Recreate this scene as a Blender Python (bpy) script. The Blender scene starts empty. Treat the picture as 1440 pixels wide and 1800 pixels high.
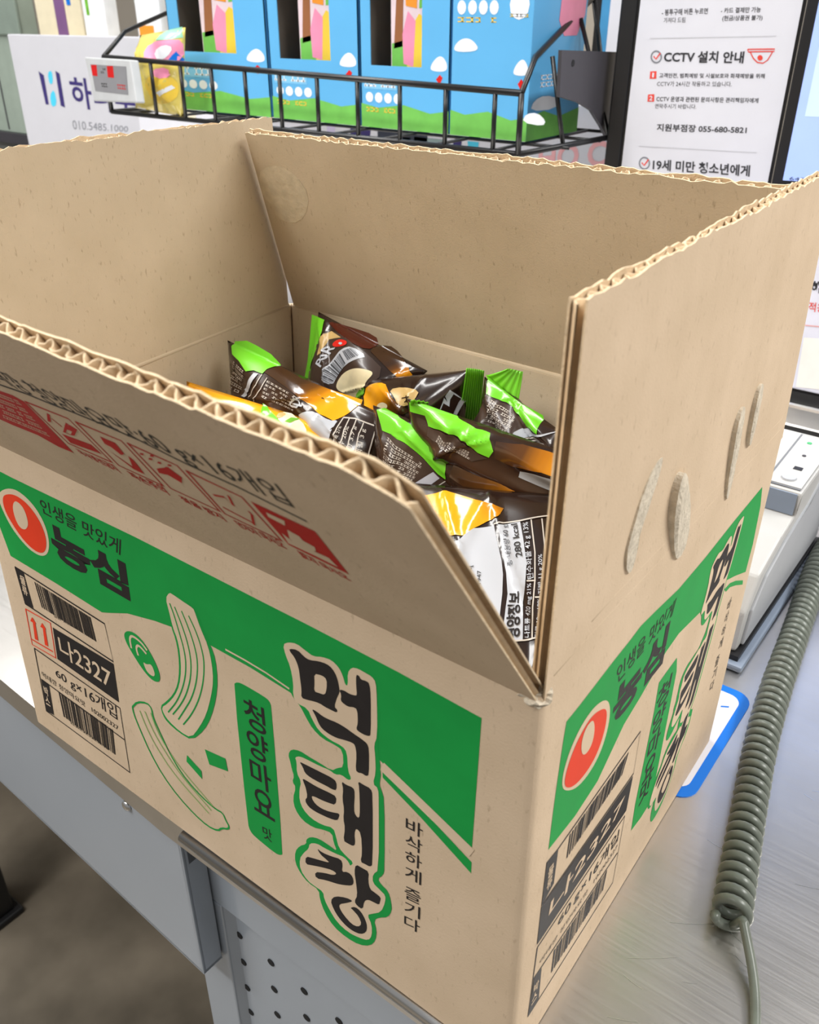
import bpy, bmesh, math, random
import numpy as np
from mathutils import Vector, Matrix
from mathutils.geometry import tessellate_polygon

scene = bpy.context.scene
COL = scene.collection
random.seed(7)

# ------------------------------------------------------------------ camera
CAM = np.array([0.10391132, -0.21723973, 0.44304735])
ROT = np.array([[0.799567018, 0.600569975, 0.002878998], [0.301419386, -0.397138306, -0.866849191], [-0.519460237, 0.693971808, -0.498562124]])
FPX = 1551.2994
cam_data = bpy.data.cameras.new('camera')
cam = bpy.data.objects.new('camera', cam_data)
COL.objects.link(cam)
mw = Matrix.Identity(4)
for i in range(3):
    mw[i][0] = ROT[0][i]; mw[i][1] = -ROT[1][i]; mw[i][2] = -ROT[2][i]; mw[i][3] = CAM[i]
cam.matrix_world = mw
cam_data.sensor_fit = 'HORIZONTAL'
cam_data.sensor_width = 36.0
cam_data.lens = FPX / 1440 * 36
cam_data.clip_start = 0.01
cam_data.dof.use_dof = True
cam_data.dof.focus_distance = 0.50
cam_data.dof.aperture_fstop = 25
scene.camera = cam

# ------------------------------------------------------------------ light
world = bpy.data.worlds.new('world')
scene.world = world
world.use_nodes = True
bg = world.node_tree.nodes['Background']
bg.inputs[0].default_value = (1.0, 0.985, 0.965, 1)
bg.inputs[1].default_value = 0.27


def area(name, loc, size, size_y, power, rot=(0, 0, 0)):
    l = bpy.data.lights.new(name, 'AREA')
    l.shape = 'RECTANGLE'; l.size = size; l.size_y = size_y; l.energy = power
    l.color = (1.0, 0.985, 0.955)
    o = bpy.data.objects.new(name, l); COL.objects.link(o)
    o.location = loc; o.rotation_euler = rot
    return o


# rows of fluorescent ceiling lamps of the shop
area('ceiling_lamp', (1.35, 0.85, 2.0), 0.30, 2.4, 72)
area('ceiling_lamp', (-0.80, -0.15, 2.0), 0.30, 2.4, 50)
area('ceiling_lamp', (-2.1, 0.5, 2.0), 0.30, 2.4, 28)
area('ceiling_lamp', (-1.5, -1.5, 2.0), 2.4, 0.30, 50)

vs = scene.view_settings
scene.display_settings.display_device = 'sRGB'
vs.view_transform = 'Standard'; vs.look = 'None'; vs.gamma = 1.0
vs.use_curve_mapping = False
vs.exposure = 0.20


# ------------------------------------------------------------------ geometry helpers
def A(*v): return np.array(v, float)


def proj(P):
    x = ROT @ (np.asarray(P, float) - CAM)
    return A(720 + FPX * x[0] / x[2], 900 + FPX * x[1] / x[2])


def ray(px): return ROT.T @ A((px[0] - 720) / FPX, (px[1] - 900) / FPX, 1.0)


def at_z(px, z):
    d = ray(px); return CAM + d * (z - CAM[2]) / d[2]


def at_y(px, y):
    d = ray(px); return CAM + d * (y - CAM[1]) / d[1]


def at_x(px, x):
    d = ray(px); return CAM + d * (x - CAM[0]) / d[0]


def at_plane(px, o, n):
    d = ray(px); return CAM + d * (((np.asarray(o) - CAM) @ n) / (d @ n))


def unit(v):
    v = np.asarray(v, float); return v / (np.linalg.norm(v) + 1e-12)


UP = A(0, 0, 1)


# ------------------------------------------------------------------ materials
def lin(c):
    out = []
    for x in c:
        x = x / 255.0
        out.append(x / 12.92 if x <= 0.04045 else ((x + 0.055) / 1.055) ** 2.4)
    return tuple(out) + (1.0,)


MATS = {}


def mat(name, col, rough=0.6, metal=0.0, var=0.06, scale=30.0, bump=0.0, bscale=200.0, coat=0.0, emit=0.0, spec=0.5, stretch=None, trans=0.0):
    if name in MATS: return MATS[name]
    m = bpy.data.materials.new(name); m.use_nodes = True
    nt = m.node_tree; b = nt.nodes['Principled BSDF']
    tc = nt.nodes.new('ShaderNodeTexCoord')
    mp = nt.nodes.new('ShaderNodeMapping'); nt.links.new(tc.outputs['Object'], mp.inputs[0])
    if stretch: mp.inputs['Scale'].default_value = stretch
    n = nt.nodes.new('ShaderNodeTexNoise'); n.inputs['Scale'].default_value = scale; n.inputs['Detail'].default_value = 4
    nt.links.new(mp.outputs[0], n.inputs['Vector'])
    c = lin(col)
    r = nt.nodes.new('ShaderNodeValToRGB')
    r.color_ramp.elements[0].position = 0.3; r.color_ramp.elements[1].position = 0.7
    r.color_ramp.elements[0].color = tuple(x * (1 - var) for x in c[:3]) + (1,)
    r.color_ramp.elements[1].color = tuple(min(1, x * (1 + var)) for x in c[:3]) + (1,)
    nt.links.new(n.outputs['Fac'], r.inputs[0]); nt.links.new(r.outputs[0], b.inputs['Base Color'])
    b.inputs['Roughness'].default_value = rough; b.inputs['Metallic'].default_value = metal
    b.inputs['Coat Weight'].default_value = coat; b.inputs['Coat Roughness'].default_value = 0.08
    b.inputs['Specular IOR Level'].default_value = spec
    b.inputs['Transmission Weight'].default_value = trans
    if emit:
        b.inputs['Emission Strength'].default_value = emit
        nt.links.new(r.outputs[0], b.inputs['Emission Color'])
    if bump:
        n2 = nt.nodes.new('ShaderNodeTexNoise'); n2.inputs['Scale'].default_value = bscale; n2.inputs['Detail'].default_value = 3
        nt.links.new(mp.outputs[0], n2.inputs['Vector'])
        bp = nt.nodes.new('ShaderNodeBump'); bp.inputs['Strength'].default_value = bump; bp.inputs['Distance'].default_value = 0.001
        nt.links.new(n2.outputs['Fac'], bp.inputs['Height']); nt.links.new(bp.outputs[0], b.inputs['Normal'])
    MATS[name] = m
    return m


def cardboard(name, col, fleck=0.5):
    """kraft liner: mottled fibres, dark flecks, faint ribs of the flutes below (UV in metres)"""
    m = bpy.data.materials.new(name); m.use_nodes = True
    nt = m.node_tree; b = nt.nodes['Principled BSDF']
    uv = nt.nodes.new('ShaderNodeUVMap'); tc = nt.nodes.new('ShaderNodeTexCoord')
    n1 = nt.nodes.new('ShaderNodeTexNoise'); n1.inputs['Scale'].default_value = 22; n1.inputs['Detail'].default_value = 6
    nt.links.new(tc.outputs['Object'], n1.inputs['Vector'])
    c = lin(col)
    r1 = nt.nodes.new('ShaderNodeValToRGB')
    r1.color_ramp.elements[0].position = 0.3; r1.color_ramp.elements[1].position = 0.72
    r1.color_ramp.elements[0].color = (c[0] * .93, c[1] * .92, c[2] * .90, 1)
    r1.color_ramp.elements[1].color = (min(1, c[0] * 1.05), c[1] * 1.05, c[2] * 1.06, 1)
    nt.links.new(n1.outputs['Fac'], r1.inputs[0])
    mp = nt.nodes.new('ShaderNodeMapping'); mp.inputs['Scale'].default_value = (420, 160, 1)
    nt.links.new(uv.outputs[0], mp.inputs[0])
    n2 = nt.nodes.new('ShaderNodeTexNoise'); n2.inputs['Scale'].default_value = 1.0; n2.inputs['Detail'].default_value = 3
    nt.links.new(mp.outputs[0], n2.inputs['Vector'])
    r2 = nt.nodes.new('ShaderNodeValToRGB')
    r2.color_ramp.elements[0].position = 0.62; r2.color_ramp.elements[1].position = 0.78
    r2.color_ramp.elements[0].color = (1, 1, 1, 1); r2.color_ramp.elements[1].color = (1 - fleck * .5, 1 - fleck * .55, 1 - fleck * .6, 1)
    nt.links.new(n2.outputs['Fac'], r2.inputs[0])
    mx = nt.nodes.new('ShaderNodeMix'); mx.data_type = 'RGBA'; mx.blend_type = 'MULTIPLY'; mx.inputs[0].default_value = 1
    nt.links.new(r1.outputs[0], mx.inputs[6]); nt.links.new(r2.outputs[0], mx.inputs[7])
    nt.links.new(mx.outputs[2], b.inputs['Base Color'])
    b.inputs['Roughness'].default_value = 0.82; b.inputs['Specular IOR Level'].default_value = 0.2
    w = nt.nodes.new('ShaderNodeTexWave'); w.wave_type = 'BANDS'; w.bands_direction = 'X'
    w.inputs['Scale'].default_value = 20.0; w.inputs['Distortion'].default_value = 0.6
    nt.links.new(uv.outputs[0], w.inputs['Vector'])
    bp = nt.nodes.new('ShaderNodeBump'); bp.inputs['Strength'].default_value = 0.10; bp.inputs['Distance'].default_value = 0.0006
    nt.links.new(w.outputs['Fac'], bp.inputs['Height'])
    bp2 = nt.nodes.new('ShaderNodeBump'); bp2.inputs['Strength'].default_value = 0.25; bp2.inputs['Distance'].default_value = 0.0005
    n3 = nt.nodes.new('ShaderNodeTexNoise'); n3.inputs['Scale'].default_value = 900
    nt.links.new(tc.outputs['Object'], n3.inputs['Vector'])
    nt.links.new(n3.outputs['Fac'], bp2.inputs['Height']); nt.links.new(bp.outputs[0], bp2.inputs['Normal'])
    nt.links.new(bp2.outputs[0], b.inputs['Normal'])
    MATS[name] = m
    return m


def ramp_film(name, stops, rough=0.16, axis='v', nscale=5.0, namt=0.35):
    """glossy printed film with a printed colour blend across the bag (UV driven)"""
    m = bpy.data.materials.new(name); m.use_nodes = True
    nt = m.node_tree; b = nt.nodes['Principled BSDF']
    uv = nt.nodes.new('ShaderNodeUVMap')
    sp = nt.nodes.new('ShaderNodeSeparateXYZ'); nt.links.new(uv.outputs[0], sp.inputs[0])
    n = nt.nodes.new('ShaderNodeTexNoise'); n.inputs['Scale'].default_value = nscale; n.inputs['Detail'].default_value = 2
    nt.links.new(uv.outputs[0], n.inputs['Vector'])
    ma = nt.nodes.new('ShaderNodeMath'); ma.operation = 'MULTIPLY_ADD'
    ma.inputs[1].default_value = namt; nt.links.new(n.outputs['Fac'], ma.inputs[0])
    nt.links.new(sp.outputs[1 if axis == 'v' else 0], ma.inputs[2])
    r = nt.nodes.new('ShaderNodeValToRGB')
    els = r.color_ramp.elements
    els[0].position = stops[0][0]; els[0].color = lin(stops[0][1])
    els[1].position = stops[-1][0]; els[1].color = lin(stops[-1][1])
    for p, c in stops[1:-1]:
        e = els.new(p); e.color = lin(c)
    nt.links.new(ma.outputs[0], r.inputs[0]); nt.links.new(r.outputs[0], b.inputs['Base Color'])
    b.inputs['Roughness'].default_value = rough
    b.inputs['Coat Weight'].default_value = 0.3; b.inputs['Coat Roughness'].default_value = 0.05
    MATS[name] = m
    return m


def steel(name, col, rough=0.3, aniso=(6, 220, 1), var=0.12):
    """brushed, scuffed stainless sheet"""
    m = bpy.data.materials.new(name); m.use_nodes = True
    nt = m.node_tree; b = nt.nodes['Principled BSDF']
    tc = nt.nodes.new('ShaderNodeTexCoord'); mp = nt.nodes.new('ShaderNodeMapping')
    mp.inputs['Scale'].default_value = aniso; mp.inputs['Rotation'].default_value = (0, 0, 0.5)
    nt.links.new(tc.outputs['Object'], mp.inputs[0])
    n = nt.nodes.new('ShaderNodeTexNoise'); n.inputs['Scale'].default_value = 3; n.inputs['Detail'].default_value = 6
    nt.links.new(mp.outputs[0], n.inputs['Vector'])
    nb = nt.nodes.new('ShaderNodeTexNoise'); nb.inputs['Scale'].default_value = 7; nb.inputs['Detail'].default_value = 5
    nt.links.new(tc.outputs['Object'], nb.inputs['Vector'])
    c = lin(col)
    r = nt.nodes.new('ShaderNodeValToRGB')
    r.color_ramp.elements[0].position = 0.35; r.color_ramp.elements[1].position = 0.65
    r.color_ramp.elements[0].color = tuple(x * (1 - var) for x in c[:3]) + (1,)
    r.color_ramp.elements[1].color = tuple(min(1, x * (1 + var)) for x in c[:3]) + (1,)
    nt.links.new(nb.outputs['Fac'], r.inputs[0]); nt.links.new(r.outputs[0], b.inputs['Base Color'])
    b.inputs['Metallic'].default_value = 1.0
    mr = nt.nodes.new('ShaderNodeMapRange'); mr.inputs[3].default_value = rough - .08; mr.inputs[4].default_value = rough + .14
    nt.links.new(n.outputs['Fac'], mr.inputs[0]); nt.links.new(mr.outputs[0], b.inputs['Roughness'])
    bp = nt.nodes.new('ShaderNodeBump'); bp.inputs['Strength'].default_value = 0.025; bp.inputs['Distance'].default_value = 0.001
    nt.links.new(n.outputs['Fac'], bp.inputs['Height']); nt.links.new(bp.outputs[0], b.inputs['Normal'])
    MATS[name] = m
    return m


# ------------------------------------------------------------------ object helpers
def tag(o, label=None, cat=None, group=None, kind=None):
    if label: o['label'] = label
    if cat: o['category'] = cat
    if group: o['group'] = group
    if kind: o['kind'] = kind
    return o


def thing(name, loc, label, cat, group=None):
    o = bpy.data.objects.new(name, None); COL.objects.link(o)
    o.location = Vector([float(x) for x in loc]); o.empty_display_size = 0.05
    bpy_mats[o.name] = Matrix.Translation(o.location)
    return tag(o, label, cat, group)


bpy_mats = {}


def link(name, me, material, parent=None, smooth=False):
    o = bpy.data.objects.new(name, me); COL.objects.link(o)
    if material is not None:
        for m in (material if isinstance(material, (list, tuple)) else [material]): me.materials.append(m)
    if smooth:
        for p in me.polygons: p.use_smooth = True
    if parent is not None:
        o.parent = parent
        root = parent
        while root.parent is not None: root = root.parent
        base = bpy_mats.get(root.name, Matrix.Identity(4))
        if parent is root: o.matrix_parent_inverse = base.inverted()
        # children of mesh parts share that part's world placement (identity basis)
    return o


def from_bm(name, bm, material, parent=None, smooth=False, normals=True):
    if normals: bmesh.ops.recalc_face_normals(bm, faces=bm.faces)
    me = bpy.data.meshes.new(name); bm.to_mesh(me); bm.free()
    return link(name, me, material, parent, smooth)


def bm_box(bm, lo, hi, bevel=0.0, M=None, segs=2):
    vs_ = [bm.verts.new((x, y, z)) for x in (lo[0], hi[0]) for y in (lo[1], hi[1]) for z in (lo[2], hi[2])]
    F = [(0, 1, 3, 2), (4, 6, 7, 5), (0, 4, 5, 1), (2, 3, 7, 6), (0, 2, 6, 4), (1, 5, 7, 3)]
    fs = [bm.faces.new([vs_[i] for i in f]) for f in F]
    if bevel:
        es = list({e for f in fs for e in f.edges})
        r = bmesh.ops.bevel(bm, geom=es, offset=bevel, segments=segs, affect='EDGES', profile=0.5)
        vs_ = list({v for f in r['faces'] for v in f.verts} | {v for v in vs_ if v.is_valid})
    if M is not None: bmesh.ops.transform(bm, matrix=M, verts=vs_)
    return vs_


def box(name, lo, hi, material, parent=None, bevel=0.0, M=None):
    bm = bmesh.new(); bm_box(bm, lo, hi, bevel, M)
    return from_bm(name, bm, material, parent)


def tube_bm(bm, pts, r, sides=8, closed=False):
    pts = [np.asarray(p, float) for p in pts]; n = len(pts)
    rings = []; prev = None
    for i, p in enumerate(pts):
        t = unit(pts[min(i + 1, n - 1)] - pts[max(i - 1, 0)])
        if prev is None:
            a = A(0, 0, 1) if abs(t[2]) < .9 else A(1, 0, 0)
            x = unit(np.cross(t, a))
        else:
            x = unit(prev - t * (prev @ t))
        y = np.cross(t, x); prev = x
        rr = r[i] if isinstance(r, (list, tuple)) else r
        rings.append([bm.verts.new(tuple(p + rr * (x * math.cos(k * 2 * math.pi / sides) + y * math.sin(k * 2 * math.pi / sides)))) for k in range(sides)])
    for i in range(n - 1):
        for k in range(sides):
            bm.faces.new((rings[i][k], rings[i][(k + 1) % sides], rings[i + 1][(k + 1) % sides], rings[i + 1][k]))
    bm.faces.new(rings[0][::-1]); bm.faces.new(rings[-1])


def tube(name, pts, r, material, parent=None, sides=8):
    bm = bmesh.new(); tube_bm(bm, pts, r, sides)
    return from_bm(name, bm, material, parent, True)


def slab_poly(name, pts, depth, material, parent=None, bevel=0.0):
    """extrude a planar 3D polygon along a vector"""
    bm = bmesh.new(); d = np.asarray(depth, float)
    a = [bm.verts.new(tuple(p)) for p in pts]; b = [bm.verts.new(tuple(np.asarray(p) + d)) for p in pts]
    n = len(pts)
    bm.faces.new(a); bm.faces.new(b[::-1])
    for i in range(n): bm.faces.new((a[i], b[i], b[(i + 1) % n], a[(i + 1) % n]))
    if bevel: bmesh.ops.bevel(bm, geom=list(bm.edges), offset=bevel, segments=2, affect='EDGES', profile=0.5)
    return from_bm(name, bm, material, parent)


# ------------------------------------------------------------------ surfaces that carry print
class Patch:
    def __init__(s, c00, c10, c11, c01):
        s.c = [np.asarray(x, float) for x in (c00, c10, c11, c01)]
        du = s.c[1] - s.c[0] + s.c[2] - s.c[3]; dv = s.c[3] - s.c[0] + s.c[2] - s.c[1]
        n = unit(np.cross(du, dv)); mid = sum(s.c) / 4
        s.n0 = n if n @ (CAM - mid) > 0 else -n      # the side that is seen
        s.lu = np.linalg.norm(s.c[1] - s.c[0]); s.lv = np.linalg.norm(s.c[3] - s.c[0])

    def base(s, u, v):
        a, b, c, d = s.c
        return a * (1 - u) * (1 - v) + b * u * (1 - v) + c * u * v + d * (1 - u) * v

    def P(s, u, v, off=0.0): return s.base(u, v) + s.n0 * off

    def inv(s, px):
        x = A(.5, .5); px = A(*px)
        for _ in range(30):
            r = proj(s.P(x[0], x[1])) - px; e = 1e-4
            r0 = r + px
            J = np.array([(proj(s.P(x[0] + e, x[1])) - r0) / e, (proj(s.P(x[0], x[1] + e)) - r0) / e]).T
            try: d = np.linalg.solve(J, r)
            except Exception: break
            d = np.clip(d, -.3, .3)
            x = np.clip(x - d, -.3, 1.3)
            if np.abs(d).max() < 1e-6: break
        return x


class BagPatch(Patch):
    def __init__(s, c00, c10, c11, c01, bulge, wrinkle=0.0015, seed=1, toward=None):
        Patch.__init__(s, c00, c10, c11, c01)
        s.b = bulge; rnd = random.Random(seed)
        s.w = [(rnd.uniform(4, 16), rnd.uniform(3, 12), rnd.uniform(0, 6.28), rnd.uniform(.4, 1) * wrinkle) for _ in range(5)]
        s.k = [(rnd.uniform(.1, .9), rnd.uniform(-1, 1), rnd.uniform(.015, .04), rnd.uniform(.5, 1.2) * wrinkle * 1.6) for _ in range(5)]

    def h(s, u, v):
        u = min(max(u, 0), 1); v = min(max(v, 0), 1)
        return (4 * u * (1 - u)) ** .62 * (4 * v * (1 - v)) ** .55

    def P(s, u, v, off=0.0, side=1):
        hh = s.h(u, v)
        w = sum(a * math.sin(x * u + y * v + p) for x, y, p, a in s.w)
        for c, sl, wd, a in s.k:                      # sharp creases of the film
            dd = (u - c - sl * (v - .5)) / wd
            w += a * math.exp(-dd * dd)
        w *= min(1, hh * 2.2)
        return s.base(u, v) + s.n0 * ((s.b * hh if side > 0 else -s.b * .35 * hh) + w + off)


def smooth_loop(pts, it=2, closed=True):
    pts = [A(*p) for p in pts]
    for _ in range(it):
        out = []; n = len(pts)
        for i in range(n if closed else n - 1):
            a, b = pts[i], pts[(i + 1) % n]
            out += [a * .75 + b * .25, a * .25 + b * .75]
        if not closed: out = [pts[0]] + out + [pts[-1]]
        pts = out
    return pts


def uv_mesh(name, patch, verts, faces, material, parent, off, grid=16, conform=True, gaxis=None):
    """flat print given in patch uv -> mesh lying on the patch"""
    bm = bmesh.new()
    vv = [bm.verts.new((p[0], p[1], 0)) for p in verts]
    for f in faces:
        try: bm.faces.new([vv[i] for i in f])
        except ValueError: pass
    if conform:
        us = [v.co.x for v in bm.verts]; ws = [v.co.y for v in bm.verts]
        for ax, lo, hi in ((0, min(us), max(us)), (1, min(ws), max(ws))):
            for k in range(int(lo * grid) - 1, int(hi * grid) + 2):
                t = k / grid
                if lo < t < hi:
                    co = (t, 0, 0) if ax == 0 else (0, t, 0); no = (1, 0, 0) if ax == 0 else (0, 1, 0)
                    bmesh.ops.bisect_plane(bm, geom=list(bm.verts) + list(bm.edges) + list(bm.faces), plane_co=co, plane_no=no, dist=1e-7)
    lay = bm.loops.layers.uv.new('UVMap')
    for f in bm.faces:
        for l in f.loops:
            q = A(l.vert.co.x, l.vert.co.y)
            if gaxis is not None:
                a, b = gaxis; sc_ = A(patch.lu, patch.lv); d = (b - a) * sc_
                l[lay].uv = (q[0], ((q - a) * sc_) @ d / (d @ d))
            else: l[lay].uv = q
    if isinstance(patch, BagPatch): off = off * 2.6
    for v in bm.verts:
        p = patch.P(v.co.x, v.co.y, off); v.co = tuple(p)
    bm.normal_update()
    s = sum(f.calc_area() * np.array(f.normal) @ patch.n0 for f in bm.faces)
    if s < 0: bmesh.ops.reverse_faces(bm, faces=bm.faces)
    return from_bm(name, bm, material, parent, isinstance(patch, BagPatch), normals=False)


L0 = 0.00012


def poly(name, patch, pts, material, parent, layer=1, hole=None, sm=0, px=True, grid=16, grad=None):
    def prep(q):
        q = smooth_loop(q, sm) if sm else [A(*p) for p in q]
        return [patch.inv(p) for p in q] if px else q
    loops = [prep(pts)] + ([prep(hole)] if hole is not None else [])
    tri = tessellate_polygon([[Vector((p[0], p[1], 0)) for p in l] for l in loops])
    verts = [p for l in loops for p in l]
    return uv_mesh(name, patch, verts, tri, material, parent, layer * L0, grid, gaxis=[patch.inv(p) for p in grad] if grad else None)


def stroke_uv(pts, w, aspect):
    """ribbon along polyline in uv; width w in metres-of-u scaled by aspect"""
    verts = []; faces = []
    n = len(pts)
    for i, p in enumerate(pts):
        t = (pts[min(i + 1, n - 1)] - pts[max(i - 1, 0)]) * aspect
        t = t / (np.linalg.norm(t) + 1e-12); nn = A(-t[1], t[0]) / aspect
        ww = w[i] if isinstance(w, list) else w
        verts += [p + nn * ww / 2, p - nn * ww / 2]
    for i in range(n - 1): faces.append((2 * i, 2 * i + 1, 2 * i + 3, 2 * i + 2))
    return verts, faces


def strokes(name, patch, lines, width, material, parent, layer=1, sm=0, px=True, closed=False, grid=16):
    """several ink lines of one drawing; width in metres"""
    V = []; F = []; asp = A(patch.lu, patch.lv)
    for ln in lines:
        q = smooth_loop(ln, sm, False) if sm else [A(*p) for p in ln]
        q = [patch.inv(p) for p in q] if px else q
        if closed: q = q + [q[0], q[1]]
        v, f = stroke_uv(q, width, asp)
        o = len(V); V += v; F += [tuple(i + o for i in g) for g in f]
    return uv_mesh(name, patch, V, F, material, parent, layer * L0, grid)


def quads(name, patch, qs, material, parent, layer=1, px=False, grid=16):
    V = []; F = []
    for q in qs:
        o = len(V); V += [patch.inv(p) for p in q] if px else [A(*p) for p in q]; F.append((o, o + 1, o + 2, o + 3))
    return uv_mesh(name, patch, V, F, material, parent, layer * L0, grid)


TXT = {}


def text_mesh(body, bold=0.0, res=3):
    k = (body, bold)
    if k in TXT: return TXT[k]
    cu = bpy.data.curves.new('t', 'FONT'); cu.body = body; cu.offset = bold; cu.resolution_u = res; cu.fill_mode = 'FRONT'
    o = bpy.data.objects.new('t', cu)
    me = bpy.data.meshes.new_from_object(o)
    V = np.array([v.co[:2] for v in me.vertices]); F = [tuple(p.vertices) for p in me.polygons]
    bpy.data.objects.remove(o); bpy.data.curves.remove(cu); bpy.data.meshes.remove(me)
    lo = V.min(0); hi = V.max(0)
    TXT[k] = ((V - lo) / (hi - lo), F)
    return TXT[k]


def bil(q, s, t):   # q = TL,TR,BR,BL ; s right, t up
    return q[3] * (1 - s) * (1 - t) + q[2] * s * (1 - t) + q[1] * s * t + q[0] * (1 - s) * t


def text(name, patch, body, quad, material, parent, layer=2, bold=0.0, px=True, slant=0.0, grid=None):
    V, F = text_mesh(body, bold)
    q = [patch.inv(p) for p in quad] if px else [A(*p) for p in quad]
    vv = [bil(q, a + slant * (b - .5), b) for a, b in V]
    return uv_mesh(name, patch, vv, F, material, parent, layer * L0, grid or 16, conform=grid is not None)


def vtext(name, patch, body, quad, material, parent, layer=2, bold=0.0, gap=0.12, px=True, heights=None):
    """stacked upright glyphs from top to bottom"""
    q = [patch.inv(p) for p in quad] if px else [A(*p) for p in quad]
    V = []; F = []
    hs = heights or [1] * len(body); tot = sum(hs); y = 0
    for ch, hh in zip(body, hs):
        t1 = 1 - y / tot; t0 = 1 - (y + hh * (1 - gap)) / tot; y += hh
        if ch == ' ': continue
        v, f = text_mesh(ch, bold)
        o = len(V); V += [bil(q, a, t0 + (t1 - t0) * b) for a, b in v]; F += [tuple(i + o for i in g) for g in f]
    return uv_mesh(name, patch, V, F, material, parent, layer * L0, 16, conform=False)


def barcode(name, patch, quad, material, parent, layer=2, seed=3, px=True, n=60, digits=True):
    rnd = random.Random(seed)
    q = [patch.inv(p) for p in quad] if px else [A(*p) for p in quad]
    qs = []; x = 0.0; unitw = 1.0 / n
    while x < 1:
        w = rnd.choice([1, 1, 2, 3]) * unitw * .62; lo = 0.0
        if x + w > 1: break
        qs.append([bil(q, x, lo), bil(q, x + w, lo), bil(q, x + w, 1), bil(q, x, 1)])
        x += w + rnd.choice([1, 1, 2]) * unitw * .62
    return quads(name, patch, qs, material, parent, layer)


def microtext(name, patch, quad, rows, per, material, parent, layer=3, seed=1, px=True, fill=.55, grid=40):
    """print too small to read: rows of tiny glyph-sized marks"""
    rnd = random.Random(seed)
    q = [patch.inv(p) for p in quad] if px else [A(*p) for p in quad]
    qs = []
    for r in range(rows):
        t1 = 1 - r / rows; t0 = t1 - fill / rows; s = 0.0
        while s < 1 - 1.0 / per:
            w = rnd.uniform(.6, .95) / per
            if rnd.random() < .86:
                m = (t0 + t1) / 2; th = (t1 - t0)
                for (a, b, c, d) in ((s, s + w, t1 - th * .22, t1), (s, s + w, t0, t0 + th * .22), (s + w * rnd.uniform(0, .7), 0, t0, t1)):
                    b = b or a + w * .25
                    qs.append([bil(q, a, c), bil(q, b, c), bil(q, b, d), bil(q, a, d)])
            s += w + .18 / per
    return quads(name, patch, qs, material, parent, layer, grid=grid)


def C_(ox, oy, k, pts):          # crop coordinates -> photo coordinates
    return [(ox + x / k, oy + y / k) for x, y in pts]

# ================================================================== materials
KRAFT = cardboard('kraft_board', (212, 189, 161))
KRAFT_IN = cardboard('kraft_board_inside', (199, 181, 154), 0.7)
EDGE = mat('kraft_edge', (208, 186, 154), 0.9, var=.12, scale=300, bump=.6, bscale=700)
FLUTE = mat('kraft_fluting', (190, 164, 130), 0.9, var=.1, scale=200)
TORN = mat('torn_paper', (206, 194, 174), 0.95, var=.14, scale=180, bump=.8, bscale=500)
INK_G = mat('green_ink', (16, 152, 66), 0.62, var=.05, scale=40, spec=.25)
INK_R = mat('red_ink', (228, 62, 30), 0.62, var=.05, scale=40, spec=.25)
INK_DR = mat('dark_shaded_red_ink', (188, 22, 22), 0.65, var=.08, scale=60, spec=.2)  # flap's red darkened for its shade; plain dark red on the price tag
INK_K = mat('black_ink', (38, 34, 34), 0.6, var=.12, scale=90, spec=.25)
INK_LG = mat('light_green_ink', (150, 178, 110), 0.65, var=.05)
INK_B = mat('unprinted_kraft', (215, 192, 164), 0.82, var=.05, scale=25, spec=.2)

STEEL = steel('stainless_sheet', (212, 209, 205), 0.30)
STEEL_L = steel('stainless_lip', (214, 214, 214), 0.2)
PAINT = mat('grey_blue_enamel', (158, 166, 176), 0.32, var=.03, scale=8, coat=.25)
PAINT_D = mat('grey_enamel_dark_shaded', (112, 114, 118), 0.4, var=.04, scale=8)  # darker enamel: holds the rails' shade in its colour; plain on the legs
BLACKP = mat('black_plastic', (22, 22, 24), 0.42, var=.08)
BLACKM = mat('black_coated_wire', (20, 20, 22), 0.35, var=.08)
DGREY = mat('charcoal_metal', (62, 60, 66), 0.5, var=.06)
WHITEP = mat('white_plastic', (186, 185, 182), 0.4, var=.02)
GREYP = mat('grey_plastic', (176, 178, 182), 0.45, var=.03)
PAPER = mat('white_paper', (216, 216, 224), 0.55, var=.015)
HOLE = mat('dark_recess', (24, 24, 26), 0.8)

# ================================================================== structure
FLOOR_Z = -0.86
fl = mat('floor_concrete', (108, 100, 88), 0.22, var=.5, scale=5.0, bump=.15, bscale=30, spec=.5)
bm = bmesh.new(); bm_box(bm, (-6, -3.5, FLOOR_Z - .1), (4, 4.2, FLOOR_Z))
tag(from_bm('floor', bm, fl), 'mottled brown grey polished concrete floor under the counter', 'floor', kind='structure')
wl = mat('wall_paint', (206, 196, 182), 0.8, var=.03, scale=3)
bm = bmesh.new(); bm_box(bm, (-6, 3.2, FLOOR_Z), (4, 3.3, 1.95))
tag(from_bm('wall_back', bm, wl), 'plain beige shop wall far behind the counter', 'wall', kind='structure')

# ================================================================== counter
wt = thing('worktop', (0.2, 0.5, -0.03), 'scuffed stainless steel counter top the carton stands on', 'counter')
front = [(-3.2, .10), (-.60, .017), (-.42, .008), (-.255, .0005), (-.215, .0005), (0.9, .0005)]
pts = [A(x, y, 0) for x, y in front] + [A(.9, 1.02, 0), A(-3.2, 1.02, 0)]
slab_poly('steel_sheet', pts, (0, 0, -.022), STEEL, wt)
# rolled bright lip along the right unit's front edge
tube('front_lip', [A(-.232, -.0015, -.004), A(.2, -.0015, -.004), A(.9, -.0015, -.004)], .0042, STEEL_L, wt, 12)
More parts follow.
